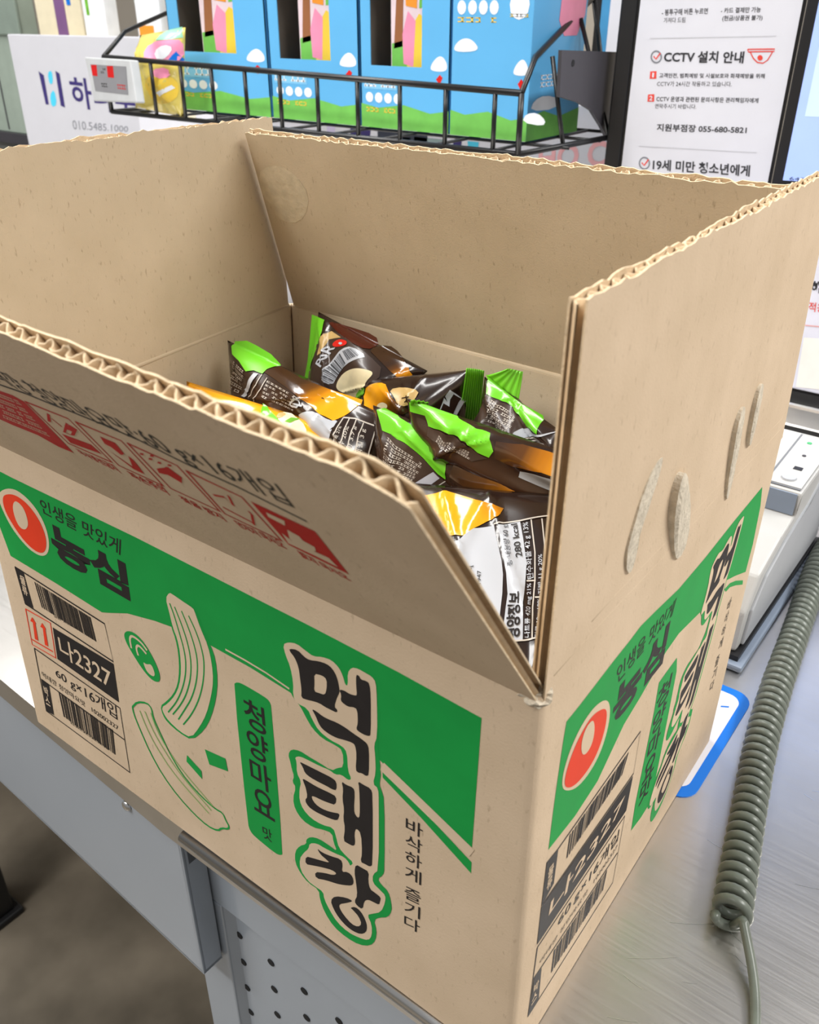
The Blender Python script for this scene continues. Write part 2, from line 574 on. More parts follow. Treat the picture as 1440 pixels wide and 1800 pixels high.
# scratches worn into the sheet
wtp = Patch(A(-.5, -.1, 0), A(.9, -.1, 0), A(.9, 1.0, 0), A(-.5, 1.0, 0))
SCR = mat('steel_scratch', (236, 236, 234), 0.25, metal=1.0)
rnd = random.Random(4)
lines = []
for i in range(46):
    x, y, a, l = rnd.uniform(.02, .22), rnd.uniform(.0, .30), rnd.uniform(-.5, .6), rnd.uniform(.006, .03)
    p = [A(x + l * t * math.cos(a), y + l * t * math.sin(a) + .12 * l * t * t) for t in (0, .33, .66, 1)]
    lines.append([A((q[0] + .5) / 1.4, (q[1] + .1) / 1.1) for q in p])
strokes('scratches', wtp, lines, .00035, SCR, wt, 1, px=False)

# left table apron (turned a few degrees), post, screw
ap = thing('table_apron', (-.42, .01, -.16), 'grey blue enamel apron panel below the left counter edge', 'panel')
adir = unit(A(-1, .047, 0)); an = unit(A(-.047, -1, 0))
a0 = A(-.247, .0045, 0)
def ap_pt(s, z, o=0.0): return a0 + adir * s + an * o + UP * z
slab_poly('shadow_rail', [ap_pt(0, -.0225), ap_pt(2.6, -.0225), ap_pt(2.6, -.030), ap_pt(0, -.030)], -an * .012, PAINT_D, ap)  # dark strip carries the shade below the counter edge in its colour
slab_poly('rail', [ap_pt(0, -.0222, -.004), ap_pt(2.6, -.0222, -.004), ap_pt(2.6, -.052, -.004), ap_pt(0, -.052, -.004)], -an * .012, PAINT_D, ap)  # set-back rail, coloured dark for the same shade
slab_poly('face', [ap_pt(0, -.030), ap_pt(2.6, -.030), ap_pt(2.6, -.168), ap_pt(0, -.168)], -an * .003, PAINT, ap, .0008)
slab_poly('end_return', [ap_pt(0, -.030), ap_pt(0, -.168), ap_pt(0, -.168, -.017), ap_pt(0, -.030, -.017)], adir * .003, PAINT, ap, .0005)
slab_poly('bottom_return', [ap_pt(0, -.168), ap_pt(2.6, -.168), ap_pt(2.6, -.168, -.017), ap_pt(0, -.168, -.017)], UP * .003, PAINT, ap)
bm = bmesh.new()
sc = ap_pt(.058, -.034, .001)
bmesh.ops.create_uvsphere(bm, u_segments=16, v_segments=8, radius=.0042, matrix=Matrix.Translation(sc.tolist()) @ Matrix.Diagonal((1, .55, 1, 1)))
from_bm('screw_head', bm, STEEL_L, ap, True)
for x, y in ((-2.3, .13), (-1.35, .085)):
    box('leg', (x - .02, y - .02, FLOOR_Z), (x + .02, y + .02, -.024), PAINT_D, ap)

# perforated cabinet under the carton
cb = thing('perforated_cabinet', (.2, .1, FLOOR_Z), 'light grey sheet metal cabinet with a perforated recessed front panel', 'cabinet')
CX1, CY = .85, .024
CX0 = at_y((347, 1640), CY)[0]; rc0 = at_y((391, 1592), CY); SX = rc0[0]; SZ = rc0[2]
box('body', (CX0, CY + .014, FLOOR_Z), (CX1, .7, -.024), PAINT, cb)
box('top_frame', (CX0, CY - .001, SZ), (CX1, CY + .016, -.0225), PAINT, cb, .0015)
slab_poly('side_frame', [A(CX0, CY - .001, SZ), A(SX, CY - .001, SZ), A(SX, CY - .001, FLOOR_Z), A(CX0, CY - .001, FLOOR_Z)], (0, .015, 0), PAINT, cb, .0015)
# recessed panel with sloping rim
bm = bmesh.new()
o = [A(SX, CY + .0005, SZ), A(CX1, CY + .0005, SZ), A(CX1, CY + .0005, -.7), A(SX, CY + .0005, -.7)]
i_ = [A(SX + .005, CY + .006, SZ - .005), A(CX1, CY + .006, SZ - .005), A(CX1, CY + .006, -.695), A(SX + .005, CY + .006, -.695)]
ov = [bm.verts.new(tuple(p)) for p in o]; iv = [bm.verts.new(tuple(p)) for p in i_]
for k in range(4): bm.faces.new((ov[k], ov[(k + 1) % 4], iv[(k + 1) % 4], iv[k]))
bm.faces.new(iv)
from_bm('perforated_panel', bm, PAINT, cb)
slab_poly('slot', [A(SX + .006, CY + .0052, SZ - .006), A(SX + .027, CY + .0052, SZ - .006), A(SX + .027, CY + .0052, SZ - .0085), A(SX + .006, CY + .0052, SZ - .0085)], (0, .0006, 0), HOLE, cb)
h0 = at_y((421, 1644), CY + .0058); h1 = at_y((596, 1795), CY + .0058); h2 = at_y((440, 1778), CY + .0058)
hdx = (h1[0] - h0[0]) / 3; hdz = (h2[2] - h0[2]) / 3; hsl = (h1[2] - h0[2]) / 3
me_h = None
for ci in range(14):
    for ri in range(7):
        x = h0[0] + ci * hdx; z = h0[2] + ri * hdz + (hsl * ci if ci < 4 else hsl * 4)
        if me_h is None:
            bm = bmesh.new()
            bmesh.ops.create_cone(bm, cap_ends=True, segments=14, radius1=.0032, radius2=.0032, depth=.0008, matrix=Matrix.Rotation(math.pi / 2, 4, 'X'))
            me_h = bpy.data.meshes.new('hole'); bm.to_mesh(me_h); bm.free(); me_h.materials.append(HOLE)
        h = bpy.data.objects.new('hole', me_h); COL.objects.link(h); h.parent = cb
        h.matrix_parent_inverse = bpy_mats[cb.name].inverted(); h.location = (x, CY + .0058, z)
# dark leg of another fixture at the left
fx = thing('fixture_leg', at_z((-22, 1590), FLOOR_Z), 'black leg of a fixture at the left edge of the floor', 'fixture')
q = at_z((-26, 1610), FLOOR_Z)
box('post', (q[0] - .035, q[1] - .035, FLOOR_Z + .012), (q[0] + .035, q[1] + .035, FLOOR_Z + .40), BLACKP, fx, .004)
box('foot', (q[0] - .045, q[1] - .045, FLOOR_Z), (q[0] + .045, q[1] + .045, FLOOR_Z + .012), BLACKP, fx, .003)

# ================================================================== the carton
T = 0.0058
Hh = 0.23
ZB = 0.0012
N_ = at_z((895, 1885), ZB); L_ = at_z((62, 1265), ZB); R_ = at_z((1250, 1297), ZB)
NT = at_z((952, 1238), Hh); RT = at_z((1378, 765), Hh); LT = A(-.379, .001, Hh)
Fi = at_z((512, 537), Hh); FT = Fi + A(-T, T, 0); FB = A(-.394, .279, ZB)

carton = thing('cardboard_box', (-.195, .14, ZB), 'open corrugated cardboard snack carton with green and black printing', 'box')


def wall(name, patch, outward, rc=0.0045):
    """slab wall with rounded vertical creases"""
    lu = patch.lu
    def us():
        e = []
        for th in (45, 30, 15, 0):
            t = math.radians(th); e.append((rc * (1 - math.sin(t)) / lu, -rc * (1 - math.cos(t))))
        mid = [(k / 24, 0) for k in range(1, 24)]
        return e + mid + [(1 - u, o) for u, o in reversed(e)]
    U = us(); NV = 14
    bm = bmesh.new(); n = outward
    lay = bm.loops.layers.uv.new('UVMap')
    co = {}
    def grid(inner):
        g = []
        for j in range(NV + 1):
            row = []
            for (u, o) in U:
                if inner:
                    ui = T / lu + u * (1 - 2 * T / lu); p = patch.base(ui, j / NV) - n * T
                else: p = patch.base(u, j / NV) + n * o
                v = bm.verts.new(tuple(p)); co[v] = (u * lu, j / NV * patch.lv); row.append(v)
            g.append(row)
        return g
    go = grid(False); gi = grid(True); W = len(U)
    fs = []
    for g, mi in ((go, 0), (gi, 1)):
        for j in range(NV):
            for i in range(W - 1):
                f = bm.faces.new((g[j][i], g[j][i + 1], g[j + 1][i + 1], g[j + 1][i])); f.material_index = mi
    for j in range(NV):
        for i in (0, W - 1): bm.faces.new((go[j][i], go[j + 1][i], gi[j + 1][i], gi[j][i]))
    for i in range(W - 1):
        for j in (0, NV): bm.faces.new((go[j][i], go[j][i + 1], gi[j][i + 1], gi[j][i]))
    for f in bm.faces:
        for l in f.loops: l[lay].uv = co[l.vert]
    o = from_bm(name, bm, [KRAFT, KRAFT_IN], carton)
    for p in o.data.polygons: p.use_smooth = True
    try:
        bpy.context.view_layer.objects.active = o
        o.data.set_sharp_from_angle(angle=math.radians(40))
    except Exception: pass
    return o


PF = Patch(L_, N_, NT, LT); PR = Patch(N_, R_, RT, NT)
PB = Patch(FB, R_, RT, FT); PL = Patch(L_, FB, FT, LT)
w_front = wall('front_panel', PF, A(0, -1, 0))
w_right = wall('end_panel', PR, A(1, 0, 0))
w_back = wall('back_panel', PB, A(0, 1, 0))
w_left = wall('end_panel', PL, A(-1, 0, 0))
slab_poly('bottom_panel', [L_ + A(T, T, 0), N_ + A(-T, T, 0), R_ + A(-T, -T, 0), FB + A(T, -T, 0)], (0, 0, .005), KRAFT_IN, carton)


def flap(name, patch, vis_n, seed, pitch=.0083, rnd_corner=0, inner_vis=False):
    """two liners with a fluted medium between them; patch = the seen face, thickness goes away from it"""
    rn = random.Random(seed); n = vis_n; lu, lv = patch.lu, patch.lv
    tl = .00065
    NU = int(lu / .0035); NV = 8
    jit = [rn.gauss(0, .00045) for _ in range(NU + 1)]
    for k in range(9):
        c = rn.randrange(NU); a = rn.uniform(-.0010, .0009)
        for q in range(-3, 4):
            if 0 <= c + q <= NU: jit[c + q] += a * (1 - abs(q) / 4)
    def vt(u):
        v = 1.0
        if rnd_corner > 0 and u > .955: v -= .055 * ((u - .955) / .045) ** 2 * rnd_corner
        if rnd_corner < 0 and u < .045: v += .055 * ((.045 - u) / .045) ** 2 * rnd_corner
        return v
    bm = bmesh.new(); lay = bm.loops.layers.uv.new('UVMap'); co = {}
    def sheet(d0, d1, mi_f, mi_b, jm):
        gs = []
        for d in (d0, d1):
            g = []
            for j in range(NV + 1):
                row = []
                for i in range(NU + 1):
                    u = i / NU; t = j / NV * vt(u)
                    p = patch.base(u, t) - n * d
                    if j == NV: p = p + (patch.c[3] - patch.c[0]) / lv * jit[i] * jm
                    v = bm.verts.new(tuple(p)); co[v] = (u * lu, t * lv); row.append(v)
                g.append(row)
            gs.append(g)
        for g, mi in ((gs[0], mi_f), (gs[1], mi_b)):
            for j in range(NV):
                for i in range(NU):
                    f = bm.faces.new((g[j][i], g[j][i + 1], g[j + 1][i + 1], g[j + 1][i])); f.material_index = mi
        a, b = gs
        for j in range(NV):
            for i in (0, NU):
                f = bm.faces.new((a[j][i], a[j + 1][i], b[j + 1][i], b[j][i])); f.material_index = 2
        for i in range(NU):
            f = bm.faces.new((a[NV][i], a[NV][i + 1], b[NV][i + 1], b[NV][i])); f.material_index = 2
            f = bm.faces.new((a[0][i], a[0][i + 1], b[0][i + 1], b[0][i])); f.material_index = 2
    mf = 1 if inner_vis else 0
    sheet(0, tl, mf, 2, 1.0)
    sheet(T - tl, T, 2, 1 - mf, -1.0)
    for f in bm.faces:
        for l in f.loops: l[lay].uv = co[l.vert]
    fo = from_bm(name, bm, [KRAFT, KRAFT_IN, EDGE], carton)
    # fluted medium
    bm = bmesh.new(); tm = .00065; per = int(lu / pitch); SEG = 10
    amp = (T - 2 * tl - tm) / 2; mid = T / 2
    xs = [k / (per * SEG) for k in range(per * SEG + 1)]
    ph = [0.0]
    rows = []
    for j, t in enumerate((0.02, .5, .9, .992)):
        rf = []; rb = []
        for k, u in enumerate(xs):
            a = 2 * math.pi * k / SEG
            s = math.sin(a); ds = math.cos(a)
            s = math.copysign(abs(s) ** .8, s)
            d = mid + amp * s
            nx = -ds * amp * 2 * math.pi / pitch; ln = math.hypot(nx, 1)
            uu = u + rn.gauss(0, .00006)
            jt = rn.gauss(0, .0004) / lv if j == 3 else 0
            b = patch.base(uu, (t + jt) * vt(u))
            e = unit(patch.c[1] - patch.c[0])
            ofs_u = nx / ln * tm / 2; ofs_n = 1 / ln * tm / 2
            rf.append(bm.verts.new(tuple(b + e * ofs_u - n * (d + ofs_n)))); rb.append(bm.verts.new(tuple(b - e * ofs_u - n * (d - ofs_n))))
        rows.append((rf, rb))
    for j in range(3):
        for k in range(len(xs) - 1):
            for s in (0, 1):
                f = bm.faces.new((rows[j][s][k], rows[j][s][k + 1], rows[j + 1][s][k + 1], rows[j + 1][s][k])); f.material_index = 0
    for k in range(len(xs) - 1):
        f = bm.faces.new((rows[3][0][k], rows[3][0][k + 1], rows[3][1][k + 1], rows[3][1][k])); f.material_index = 1
    from_bm('fluting', bm, [FLUTE, EDGE], fo, True)
    return fo


LF = .1445
ex, ey = A(1, 0, 0), A(0, 1, 0)
def tip(h, o, deg, lat=A(0, 0, 0), ln=LF): return h + lat + ln * (o * math.sin(math.radians(deg)) + UP * math.cos(math.radians(deg)))
# front flap, folded out; right end a bit more than the left
fN = tip(NT, -ey, 34.0, A(-.001, 0, 0)); fL = tip(LT, -ey, 30.5)
PFF = Patch(LT, NT + A(-.002, 0, 0), fN, fL)
n_ff = PFF.n0
f_front = flap('front_flap', PFF, n_ff, 11, rnd_corner=1)
# right end flap, upright
rN = tip(NT, ex, .81, A(0, -.001, 0)); rR = tip(RT, ex, -1.08, A(0, -.009, 0))
PRF = Patch(NT + A(0, .002, 0), RT + A(0, -.002, 0), rR, rN)
f_right = flap('end_flap', PRF, PRF.n0, 12)
# back flap, leaning in; its inner face is seen
bL = at_plane((430, 233), *( (lambda p: (p, unit(A(.02, -1, -.33))))(tip(Fi, ey, -19.8, A(.0143, 0, 0))) ))
bL = tip(Fi, ey, -19.8, A(.0143, 0, 0)); bR = tip(RT + A(-T, -T, 0), ey, -16.5, A(-.004, 0, 0))
PBF = Patch(Fi + A(.003, 0, 0), RT + A(-T, -T + .004, 0), bR, bL)
f_back = flap('back_flap', PBF, PBF.n0, 13, inner_vis=True)
# left end flap; its inner face is seen
lF = tip(Fi, -ex, -3.2, A(0, -.0185, 0), .1435); lL = tip(LT + A(T, T, 0), -ex, 4, A(0, .004, 0))
lF = at_x((478, 206), -.3895)
PLF = Patch(LT + A(T, T, 0), Fi + A(0, -.003, 0), lF, lL)
f_left = flap('end_flap', PLF, PLF.n0, 14, inner_vis=True)
# score beads along the folds
for (a, b) in ((LT, NT), (NT, RT)):
    a = a + (b - a) * .004; b = b - (b - a) * .004
    off = A(0, .0022, -.0006) if a is not None and abs(b[0] - a[0]) > .1 else A(-.0022, 0, -.0006)
    tube('fold_crease', [a + off, (a + b) / 2 + off, b + off], .0022, KRAFT, carton, 10)
tube('fold_crease', [Fi + A(.002, .002, 0), (Fi + RT) / 2 + A(0, 0, 0), RT + A(-T, -T + .002, 0)], .0026, KRAFT_IN, carton, 10)
tube('fold_crease', [LT + A(T - .002, T, 0), (LT + Fi) / 2 + A(T / 2 - .002, 0, 0), Fi + A(-.002, -.002, 0)], .0026, KRAFT_IN, carton, 10)

# torn, crumpled corner between the two near flaps
rn = random.Random(21)
bm = bmesh.new()
bmesh.ops.create_icosphere(bm, subdivisions=3, radius=1)
for v in bm.verts:
    k = 1 + rn.uniform(-.28, .28)
    v.co = Vector((v.co.x * .0062 * k, v.co.y * .0045 * k, v.co.z * .0036 * k)) + Vector((NT + A(-.005, .004, -.0005)).tolist())
from_bm('torn_corner', bm, TORN, carton)
bm = bmesh.new()
bmesh.ops.create_icosphere(bm, subdivisions=3, radius=1)
for v in bm.verts:
    k = 1 + rn.uniform(-.25, .25)
    v.co = Vector((v.co.x * .0028 * k, v.co.y * .0042 * k, v.co.z * .0024 * k)) + Vector((NT + A(-.0022, .006, .0012)).tolist())
from_bm('torn_corner', bm, TORN, carton)

# ---- peeled paper scars on the upright end flap
def scar(pts, lift, split=None):
    q = [PRF.inv(p) for p in smooth_loop(pts, 2)]
    c = sum(q) / len(q)
    bm = bmesh.new(); rings = []
    umin = min(p[0] for p in q); umax = max(p[0] for p in q)
    for s in (1.0, .8, .55, .25):
        ring = []
        for p in q:
            x = c + (p - c) * s
            k = 1 - (x[0] - umin) / (umax - umin)           # lifted along the slit side
            hgt = .0001 + lift * (k ** 1.5) * (1.0 if s < 1 else .65) + rn.uniform(0, .00025)
            ring.append(bm.verts.new(tuple(PRF.P(x[0], x[1], hgt))))
        rings.append(ring)
    base = [bm.verts.new(tuple(PRF.P(p[0], p[1], -.0002))) for p in q]
    rings = [base] + rings
    m = len(q)
    for a, b in zip(rings, rings[1:]):
        for i in range(m): bm.faces.new((a[i], a[(i + 1) % m], b[(i + 1) % m], b[i]))
    bm.faces.new(rings[-1])
    return from_bm('peeled_paper', bm, TORN, f_right, False)
scar(C_(1140, 700, 3.333, [(88, 325), (30, 400), (-40, 560), (-95, 740), (-140, 900), (-142, 1000), (-120, 1030), (-85, 960), (-70, 830), (0, 640), (70, 420)]) , .0013)
scar(C_(1140, 700, 3.333, [(178, 415), (140, 500), (118, 620), (112, 690), (118, 790), (130, 880), (148, 940), (185, 930), (225, 850), (245, 720), (240, 580), (215, 460)]), .0048)
scar(C_(1140, 700, 3.333, [(545, 40), (510, 110), (480, 240), (462, 380), (448, 500), (446, 600), (470, 570), (500, 440), (530, 300), (555, 150), (570, 60)]), .0032)
scar(C_(1280, 640, 5, [(285, 160), (250, 210), (210, 350), (185, 480), (160, 620), (158, 710), (185, 715), (215, 650), (250, 520), (290, 330), (315, 190)]), .0030)
for v_, u0_, u1_ in ((.055, .02, .98), (.105, .12, .97)):
    tube('crease_ridge', [PRF.P(u0_ + (u1_ - u0_) * k / 12, v_ + .004 * math.sin(k), -.00118) for k in range(13)], .0014, KRAFT, f_right, 6)
# torn tape scar on the inside of the back flap
q = C_(0, 180, 2.571, [(1180, 300), (1260, 280), (1340, 330), (1400, 420), (1380, 520), (1320, 550), (1250, 520), (1240, 470), (1190, 430), (1170, 350)])
poly('peeled_paper', PBF, q, mat('scuffed_kraft', (202, 186, 158), .9, var=.10, scale=120, bump=.5), f_back, 1, sm=1)

# ================================================================== print on the long side
def c1(*p): return C_(0, 840, 3.1304, p)
def c2(*p): return C_(200, 1020, 3.9125, p)
def c3(*p): return C_(400, 1100, 3.1043, p)
def c4(*p): return C_(940, 860, 3.0, p)
def c5(*p): return C_(900, 1260, 3.3333, p)

band = [(-40, 808), (22, 840), (240, 945), (460, 1057), (545, 1100), (700, 1181), (847, 1262), (842, 1330), (830, 1491), (760, 1424), (672, 1340)] + \
       [(620, 1290), (509, 1216), (440, 1173), (370, 1134), (345, 1118), (307, 1103.6), (272, 1091), (224, 1078), (190, 1077), (179, 1076), (100, 1026), (19, 977), (0, 926)]
poly('green_band', PF, band, INK_G, w_front, 1)
strokes('fine_line', PF, [c2((770, 474), (900, 545), (1050, 635), (1210, 745))], .0011, INK_B, w_front, 2)
strokes('fine_line', PF, [c3((845, 765), (1000, 915), (1335, 1240))], .0062, INK_B, w_front, 2)
poly('green_stripe', PF, c3((846, 790), (1080, 1020), (1333, 1290), (1330, 1350), (1060, 1050), (848, 828)), INK_G, w_front, 1)
# logo
EGG_O = [(0, 75), (40, 56), (90, 63), (150, 108), (205, 173), (252, 260), (274, 350), (268, 415), (235, 433), (180, 407), (120, 347), (58, 262), (12, 167), (-8, 110)]
EGG_R = [(14, 100), (50, 86), (95, 96), (150, 138), (202, 203), (242, 280), (260, 352), (252, 404), (225, 414), (183, 392), (128, 337), (73, 257), (27, 175)]
EGG_I = [(83, 123), (110, 136), (137, 170), (157, 230), (158, 267), (141, 285), (113, 272), (88, 225), (72, 160)]
poly('logo_ring', PF, c1(*EGG_O), INK_B, w_front, 2, sm=2)
poly('logo_red', PF, c1(*EGG_R), INK_R, w_front, 3, sm=2)
poly('logo_drop', PF, c1(*EGG_I), INK_B, w_front, 4, sm=2)
text('slogan_text', PF, '인생을 맛있게', c1((216, 108), (668, 340), (664, 425), (232, 190)), INK_K, w_front, 2, .008)
text('maker_text', PF, '농심', c1((262, 236), (692, 470), (722, 682), (305, 440)), INK_K, w_front, 2, .045)

# shipping label block
def frame(name, patch, q, w, material, parent, layer=2): return strokes(name, patch, [q + [q[0]]], w, material, parent, layer)
frame('label_frame', PF, c1((84, 489), (577, 802), (624, 1010), (141, 692)), .0012, INK_K, w_front)
poly('label_tab', PF, c1((82, 487), (130, 518), (185, 716), (138, 690)), INK_K, w_front, 2)
vtext('tab_text', PF, '물류', c1((108, 530), (138, 548), (160, 660), (132, 640)), INK_B, w_front, 3, .02)
barcode('barcode', PF, c1((190, 570), (505, 770), (538, 905), (232, 712)), INK_K, w_front, 2, 5, n=62)
microtext('barcode_digits', PF, c1((285, 748), (440, 835), (445, 850), (290, 765)), 1, 14, INK_K, w_front, 2, 2)
frame('arrow_frame', PF, c1((142, 720), (278, 797), (308, 990), (178, 915)), .0011, INK_R, w_front)
for dx, dy in ((0, 0), (55, 32)):
    poly('up_arrow', PF, c1(*[(x + dx, y + dy) for x, y in [(178, 765), (200, 800), (196, 802), (212, 895), (194, 886), (182, 795), (168, 786)]]), INK_R, w_front, 2)
strokes('arrow_bar', PF, [c1((178, 888), (292, 955))], .0011, INK_R, w_front, 2)
poly('code_plate', PF, c1((292, 822), (626, 1022), (656, 1234), (318, 996)), INK_K, w_front, 2)
text('code_text', PF, '나2327', c1((318, 862), (608, 1048), (618, 1170), (338, 975)), INK_B, w_front, 3, .012)
frame('label_frame', PF, c1((190, 936), (661, 1266), (716, 1620), (256, 1281)), .0011, INK_K, w_front)
strokes('label_rule', PF, [c1((228, 1106), (686, 1440))], .001, INK_K, w_front, 2)
text('quantity_text', PF, '60 g×16개입', c1((302, 1042), (640, 1255), (650, 1345), (312, 1102)), INK_K, w_front, 2, .004)
text('small_text', PF, '먹태깡 청양마요맛   102002327', c1((230, 1062), (650, 1360), (655, 1392), (234, 1092)), INK_K, w_front, 2, 0)
poly('label_tab', PF, c1((228, 1106), (270, 1134), (298, 1304), (256, 1281)), INK_K, w_front, 2)
vtext('tab_text', PF, '박스', c1((240, 1140), (264, 1156), (282, 1265), (258, 1248)), INK_B, w_front, 3, .02)
barcode('barcode', PF, c1((322, 1172), (625, 1388), (640, 1525), (352, 1312)), INK_K, w_front, 2, 9, n=62)
microtext('barcode_digits', PF, c1((388, 1340), (600, 1490), (604, 1508), (392, 1358)), 1, 14, INK_K, w_front, 2, 4)

# drawn crackers and chilli pieces
poly('cracker_outline', PF, c2((350, 122), (380, 72), (415, 85), (555, 185), (572, 215), (615, 330), (670, 450), (702, 540), (718, 690), (705, 820), (672, 940), (625, 1030), (540, 1100), (450, 1046), (370, 975), (338, 925), (322, 862), (360, 835), (410, 785), (441, 715), (452, 620), (446, 500), (426, 400), (400, 330), (374, 220)), INK_G, w_front, 1.5, sm=1)
poly('cracker_body', PF, c2((360, 122), (385, 82), (410, 96), (480, 145), (549, 190), (560, 215), (600, 330), (652, 450), (678, 570), (688, 690), (672, 800), (640, 920), (595, 1005), (535, 1082), (460, 1040), (380, 965), (348, 918), (332, 872), (372, 848), (424, 792), (455, 720), (467, 620), (460, 500), (440, 400), (412, 330), (385, 220)), INK_B, w_front, 2.5, sm=1)
strokes('cracker_lines', PF, [c2(*l) for l in (
    [(388, 155), (420, 240), (455, 360), (490, 480), (503, 600), (485, 720), (440, 830), (378, 905)],
    [(422, 180), (470, 300), (510, 420), (535, 540), (535, 660), (505, 780), (460, 860), (410, 920)],
    [(470, 208), (520, 330), (560, 450), (582, 560), (575, 690), (540, 810), (490, 890), (448, 955)],
    [(518, 240), (570, 350), (610, 470), (627, 570), (620, 700), (590, 820), (540, 920), (482, 990)])], .0009, INK_G, w_front, 3.5, sm=2)
ck2 = c2((130, 870), (165, 835), (230, 842), (262, 880), (272, 940), (312, 1030), (382, 1180), (462, 1320), (560, 1440), (640, 1520), (700, 1570), (752, 1600), (772, 1650), (796, 1692), (788, 1710), (745, 1702), (718, 1722), (648, 1690), (558, 1610), (448, 1490), (338, 1340), (250, 1180), (180, 1020), (140, 920))
strokes('cracker_outline', PF, [ck2 + ck2[:1]], .0013, INK_G, w_front, 2, sm=1)
strokes('cracker_lines', PF, [c2(*l) for l in ([(180, 895), (225, 1010), (290, 1140), (420, 1340), (655, 1602)], [(215, 900), (255, 1000), (318, 1120), (450, 1325), (672, 1582)], [(255, 910), (290, 1010), (345, 1120), (475, 1312), (692, 1562)])], .0011, INK_LG, w_front, 2, sm=2)
poly('chilli_piece', PF, c2((505, 1200), (605, 1310), (610, 1366), (503, 1245)), INK_G, w_front, 2)
poly('chilli_piece', PF, c2((628, 1160), (770, 1225), (787, 1312), (660, 1265)), INK_G, w_front, 2)
poly('chilli_slice', PF, c2((70, 365), (98, 344), (150, 362), (212, 428), (272, 530), (312, 620), (323, 680), (306, 702), (260, 682), (200, 612), (130, 502), (84, 420)), INK_G, w_front, 2, sm=2)
strokes('chilli_rings', PF, [c2(*l) for l in ([(232, 480), (200, 435), (160, 398), (125, 378), (112, 400), (125, 465)], [(228, 505), (200, 470), (170, 442), (156, 462), (172, 515)])], .0016, INK_B, w_front, 3, sm=2)
poly('chilli_seed', PF, c2((203, 555), (228, 578), (262, 572), (288, 640), (280, 662), (250, 645), (225, 615)), INK_B, w_front, 3, sm=2)

# flavour pill
PILL = [(33, 318), (55, 306), (90, 320), (200, 385), (230, 410), (241, 445), (303, 1244), (290, 1252), (260, 1240), (150, 1150), (125, 1120), (112, 1080)]
poly('flavour_plate', PF, c3(*PILL), INK_G, w_front, 1, sm=1)
vtext('flavour_text', PF, '청양마요', c3((82, 378), (200, 450), (262, 1080), (150, 1010)), INK_K, w_front, 2, .012, .06)
text('flavour_text', PF, '맛', c3((190, 1088), (240, 1115), (248, 1185), (198, 1155)), INK_K, w_front, 2, .006)
vtext('tagline_text', PF, '바삭하게 즐기다', c3((975, 1040), (1068, 1085), (1048, 1690), (965, 1650)), INK_K, w_front, 2, .004, .16, heights=[1, 1, 1, 1, .35, 1, 1, 1])

# brush lettered product name
TITLE = [
 [(340, 122), (385, 128), (420, 165), (450, 185), (500, 190), (545, 205), (575, 230), (600, 275), (612, 330), (615, 360), (600, 390), (585, 440), (603, 455), (600, 472), (565, 455), (535, 440), (505, 420), (468, 408), (440, 402), (405, 390), (408, 350), (400, 290), (392, 225), (370, 170), (345, 140)],
 [(705, 262), (722, 270), (730, 290), (765, 300), (778, 315), (785, 380), (785, 590), (775, 600), (745, 590), (720, 575), (705, 560), (715, 530), (712, 455), (690, 440), (665, 440), (640, 425), (620, 405), (625, 375), (612, 345), (640, 350), (670, 370), (700, 378), (710, 375), (705, 320)],
 [(462, 450), (490, 465), (520, 490), (560, 510), (600, 525), (650, 555), (690, 585), (735, 615), (765, 640), (775, 670), (775, 810), (760, 818), (735, 800), (718, 800), (702, 785), (708, 700), (700, 650), (685, 635), (640, 620), (600, 610), (560, 590), (520, 560), (500, 530), (485, 490)],
 [(395, 738), (420, 750), (470, 775), (520, 800), (570, 825), (598, 848), (598, 895), (575, 890), (545, 872), (500, 850), (455, 825), (425, 800), (415, 770)],
 [(412, 830), (440, 845), (480, 870), (520, 890), (560, 908), (598, 930), (592, 975), (560, 965), (520, 950), (480, 930), (460, 925), (470, 955), (500, 985), (540, 1005), (575, 1015), (615, 1022), (610, 1045), (600, 1060), (560, 1048), (520, 1030), (480, 1010), (445, 985), (425, 950), (440, 930), (430, 880), (418, 850)],
 [(625, 845), (650, 865), (690, 880), (698, 910), (692, 1000), (700, 1030), (722, 1050), (726, 1000), (722, 880), (715, 845), (745, 865), (785, 885), (795, 920), (795, 1300), (780, 1312), (755, 1298), (728, 1285), (738, 1240), (732, 1130), (705, 1100), (695, 1130), (700, 1185), (690, 1200), (660, 1185), (635, 1170), (645, 1100), (635, 1050), (640, 1000), (630, 940), (635, 890)],
 [(490, 1210), (520, 1235), (570, 1255), (620, 1270), (632, 1300), (625, 1340), (660, 1340), (685, 1365), (692, 1400), (680, 1415), (640, 1412), (600, 1405), (540, 1385), (485, 1375), (480, 1340), (530, 1345), (580, 1358), (600, 1350), (575, 1330), (520, 1315), (470, 1305), (428, 1298), (430, 1255), (470, 1265), (520, 1280), (560, 1290), (545, 1275), (510, 1245)],
 [(703, 1298), (740, 1320), (775, 1340), (770, 1390), (780, 1435), (810, 1455), (840, 1480), (835, 1500), (830, 1520), (800, 1505), (770, 1490), (748, 1500), (740, 1545), (710, 1525), (695, 1500), (712, 1470), (705, 1400), (695, 1340)],
 [(590, 1472), (650, 1480), (690, 1500), (650, 1510), (615, 1515), (612, 1535), (640, 1580), (680, 1625), (715, 1640), (735, 1625), (720, 1585), (690, 1550), (672, 1535), (700, 1530), (730, 1555), (755, 1600), (765, 1640), (758, 1670), (730, 1680), (690, 1665), (650, 1635), (610, 1590), (580, 1540), (565, 1495)]]
THOLE = [(475, 258), (520, 268), (545, 290), (545, 340), (535, 375), (505, 365), (475, 355), (478, 310)]
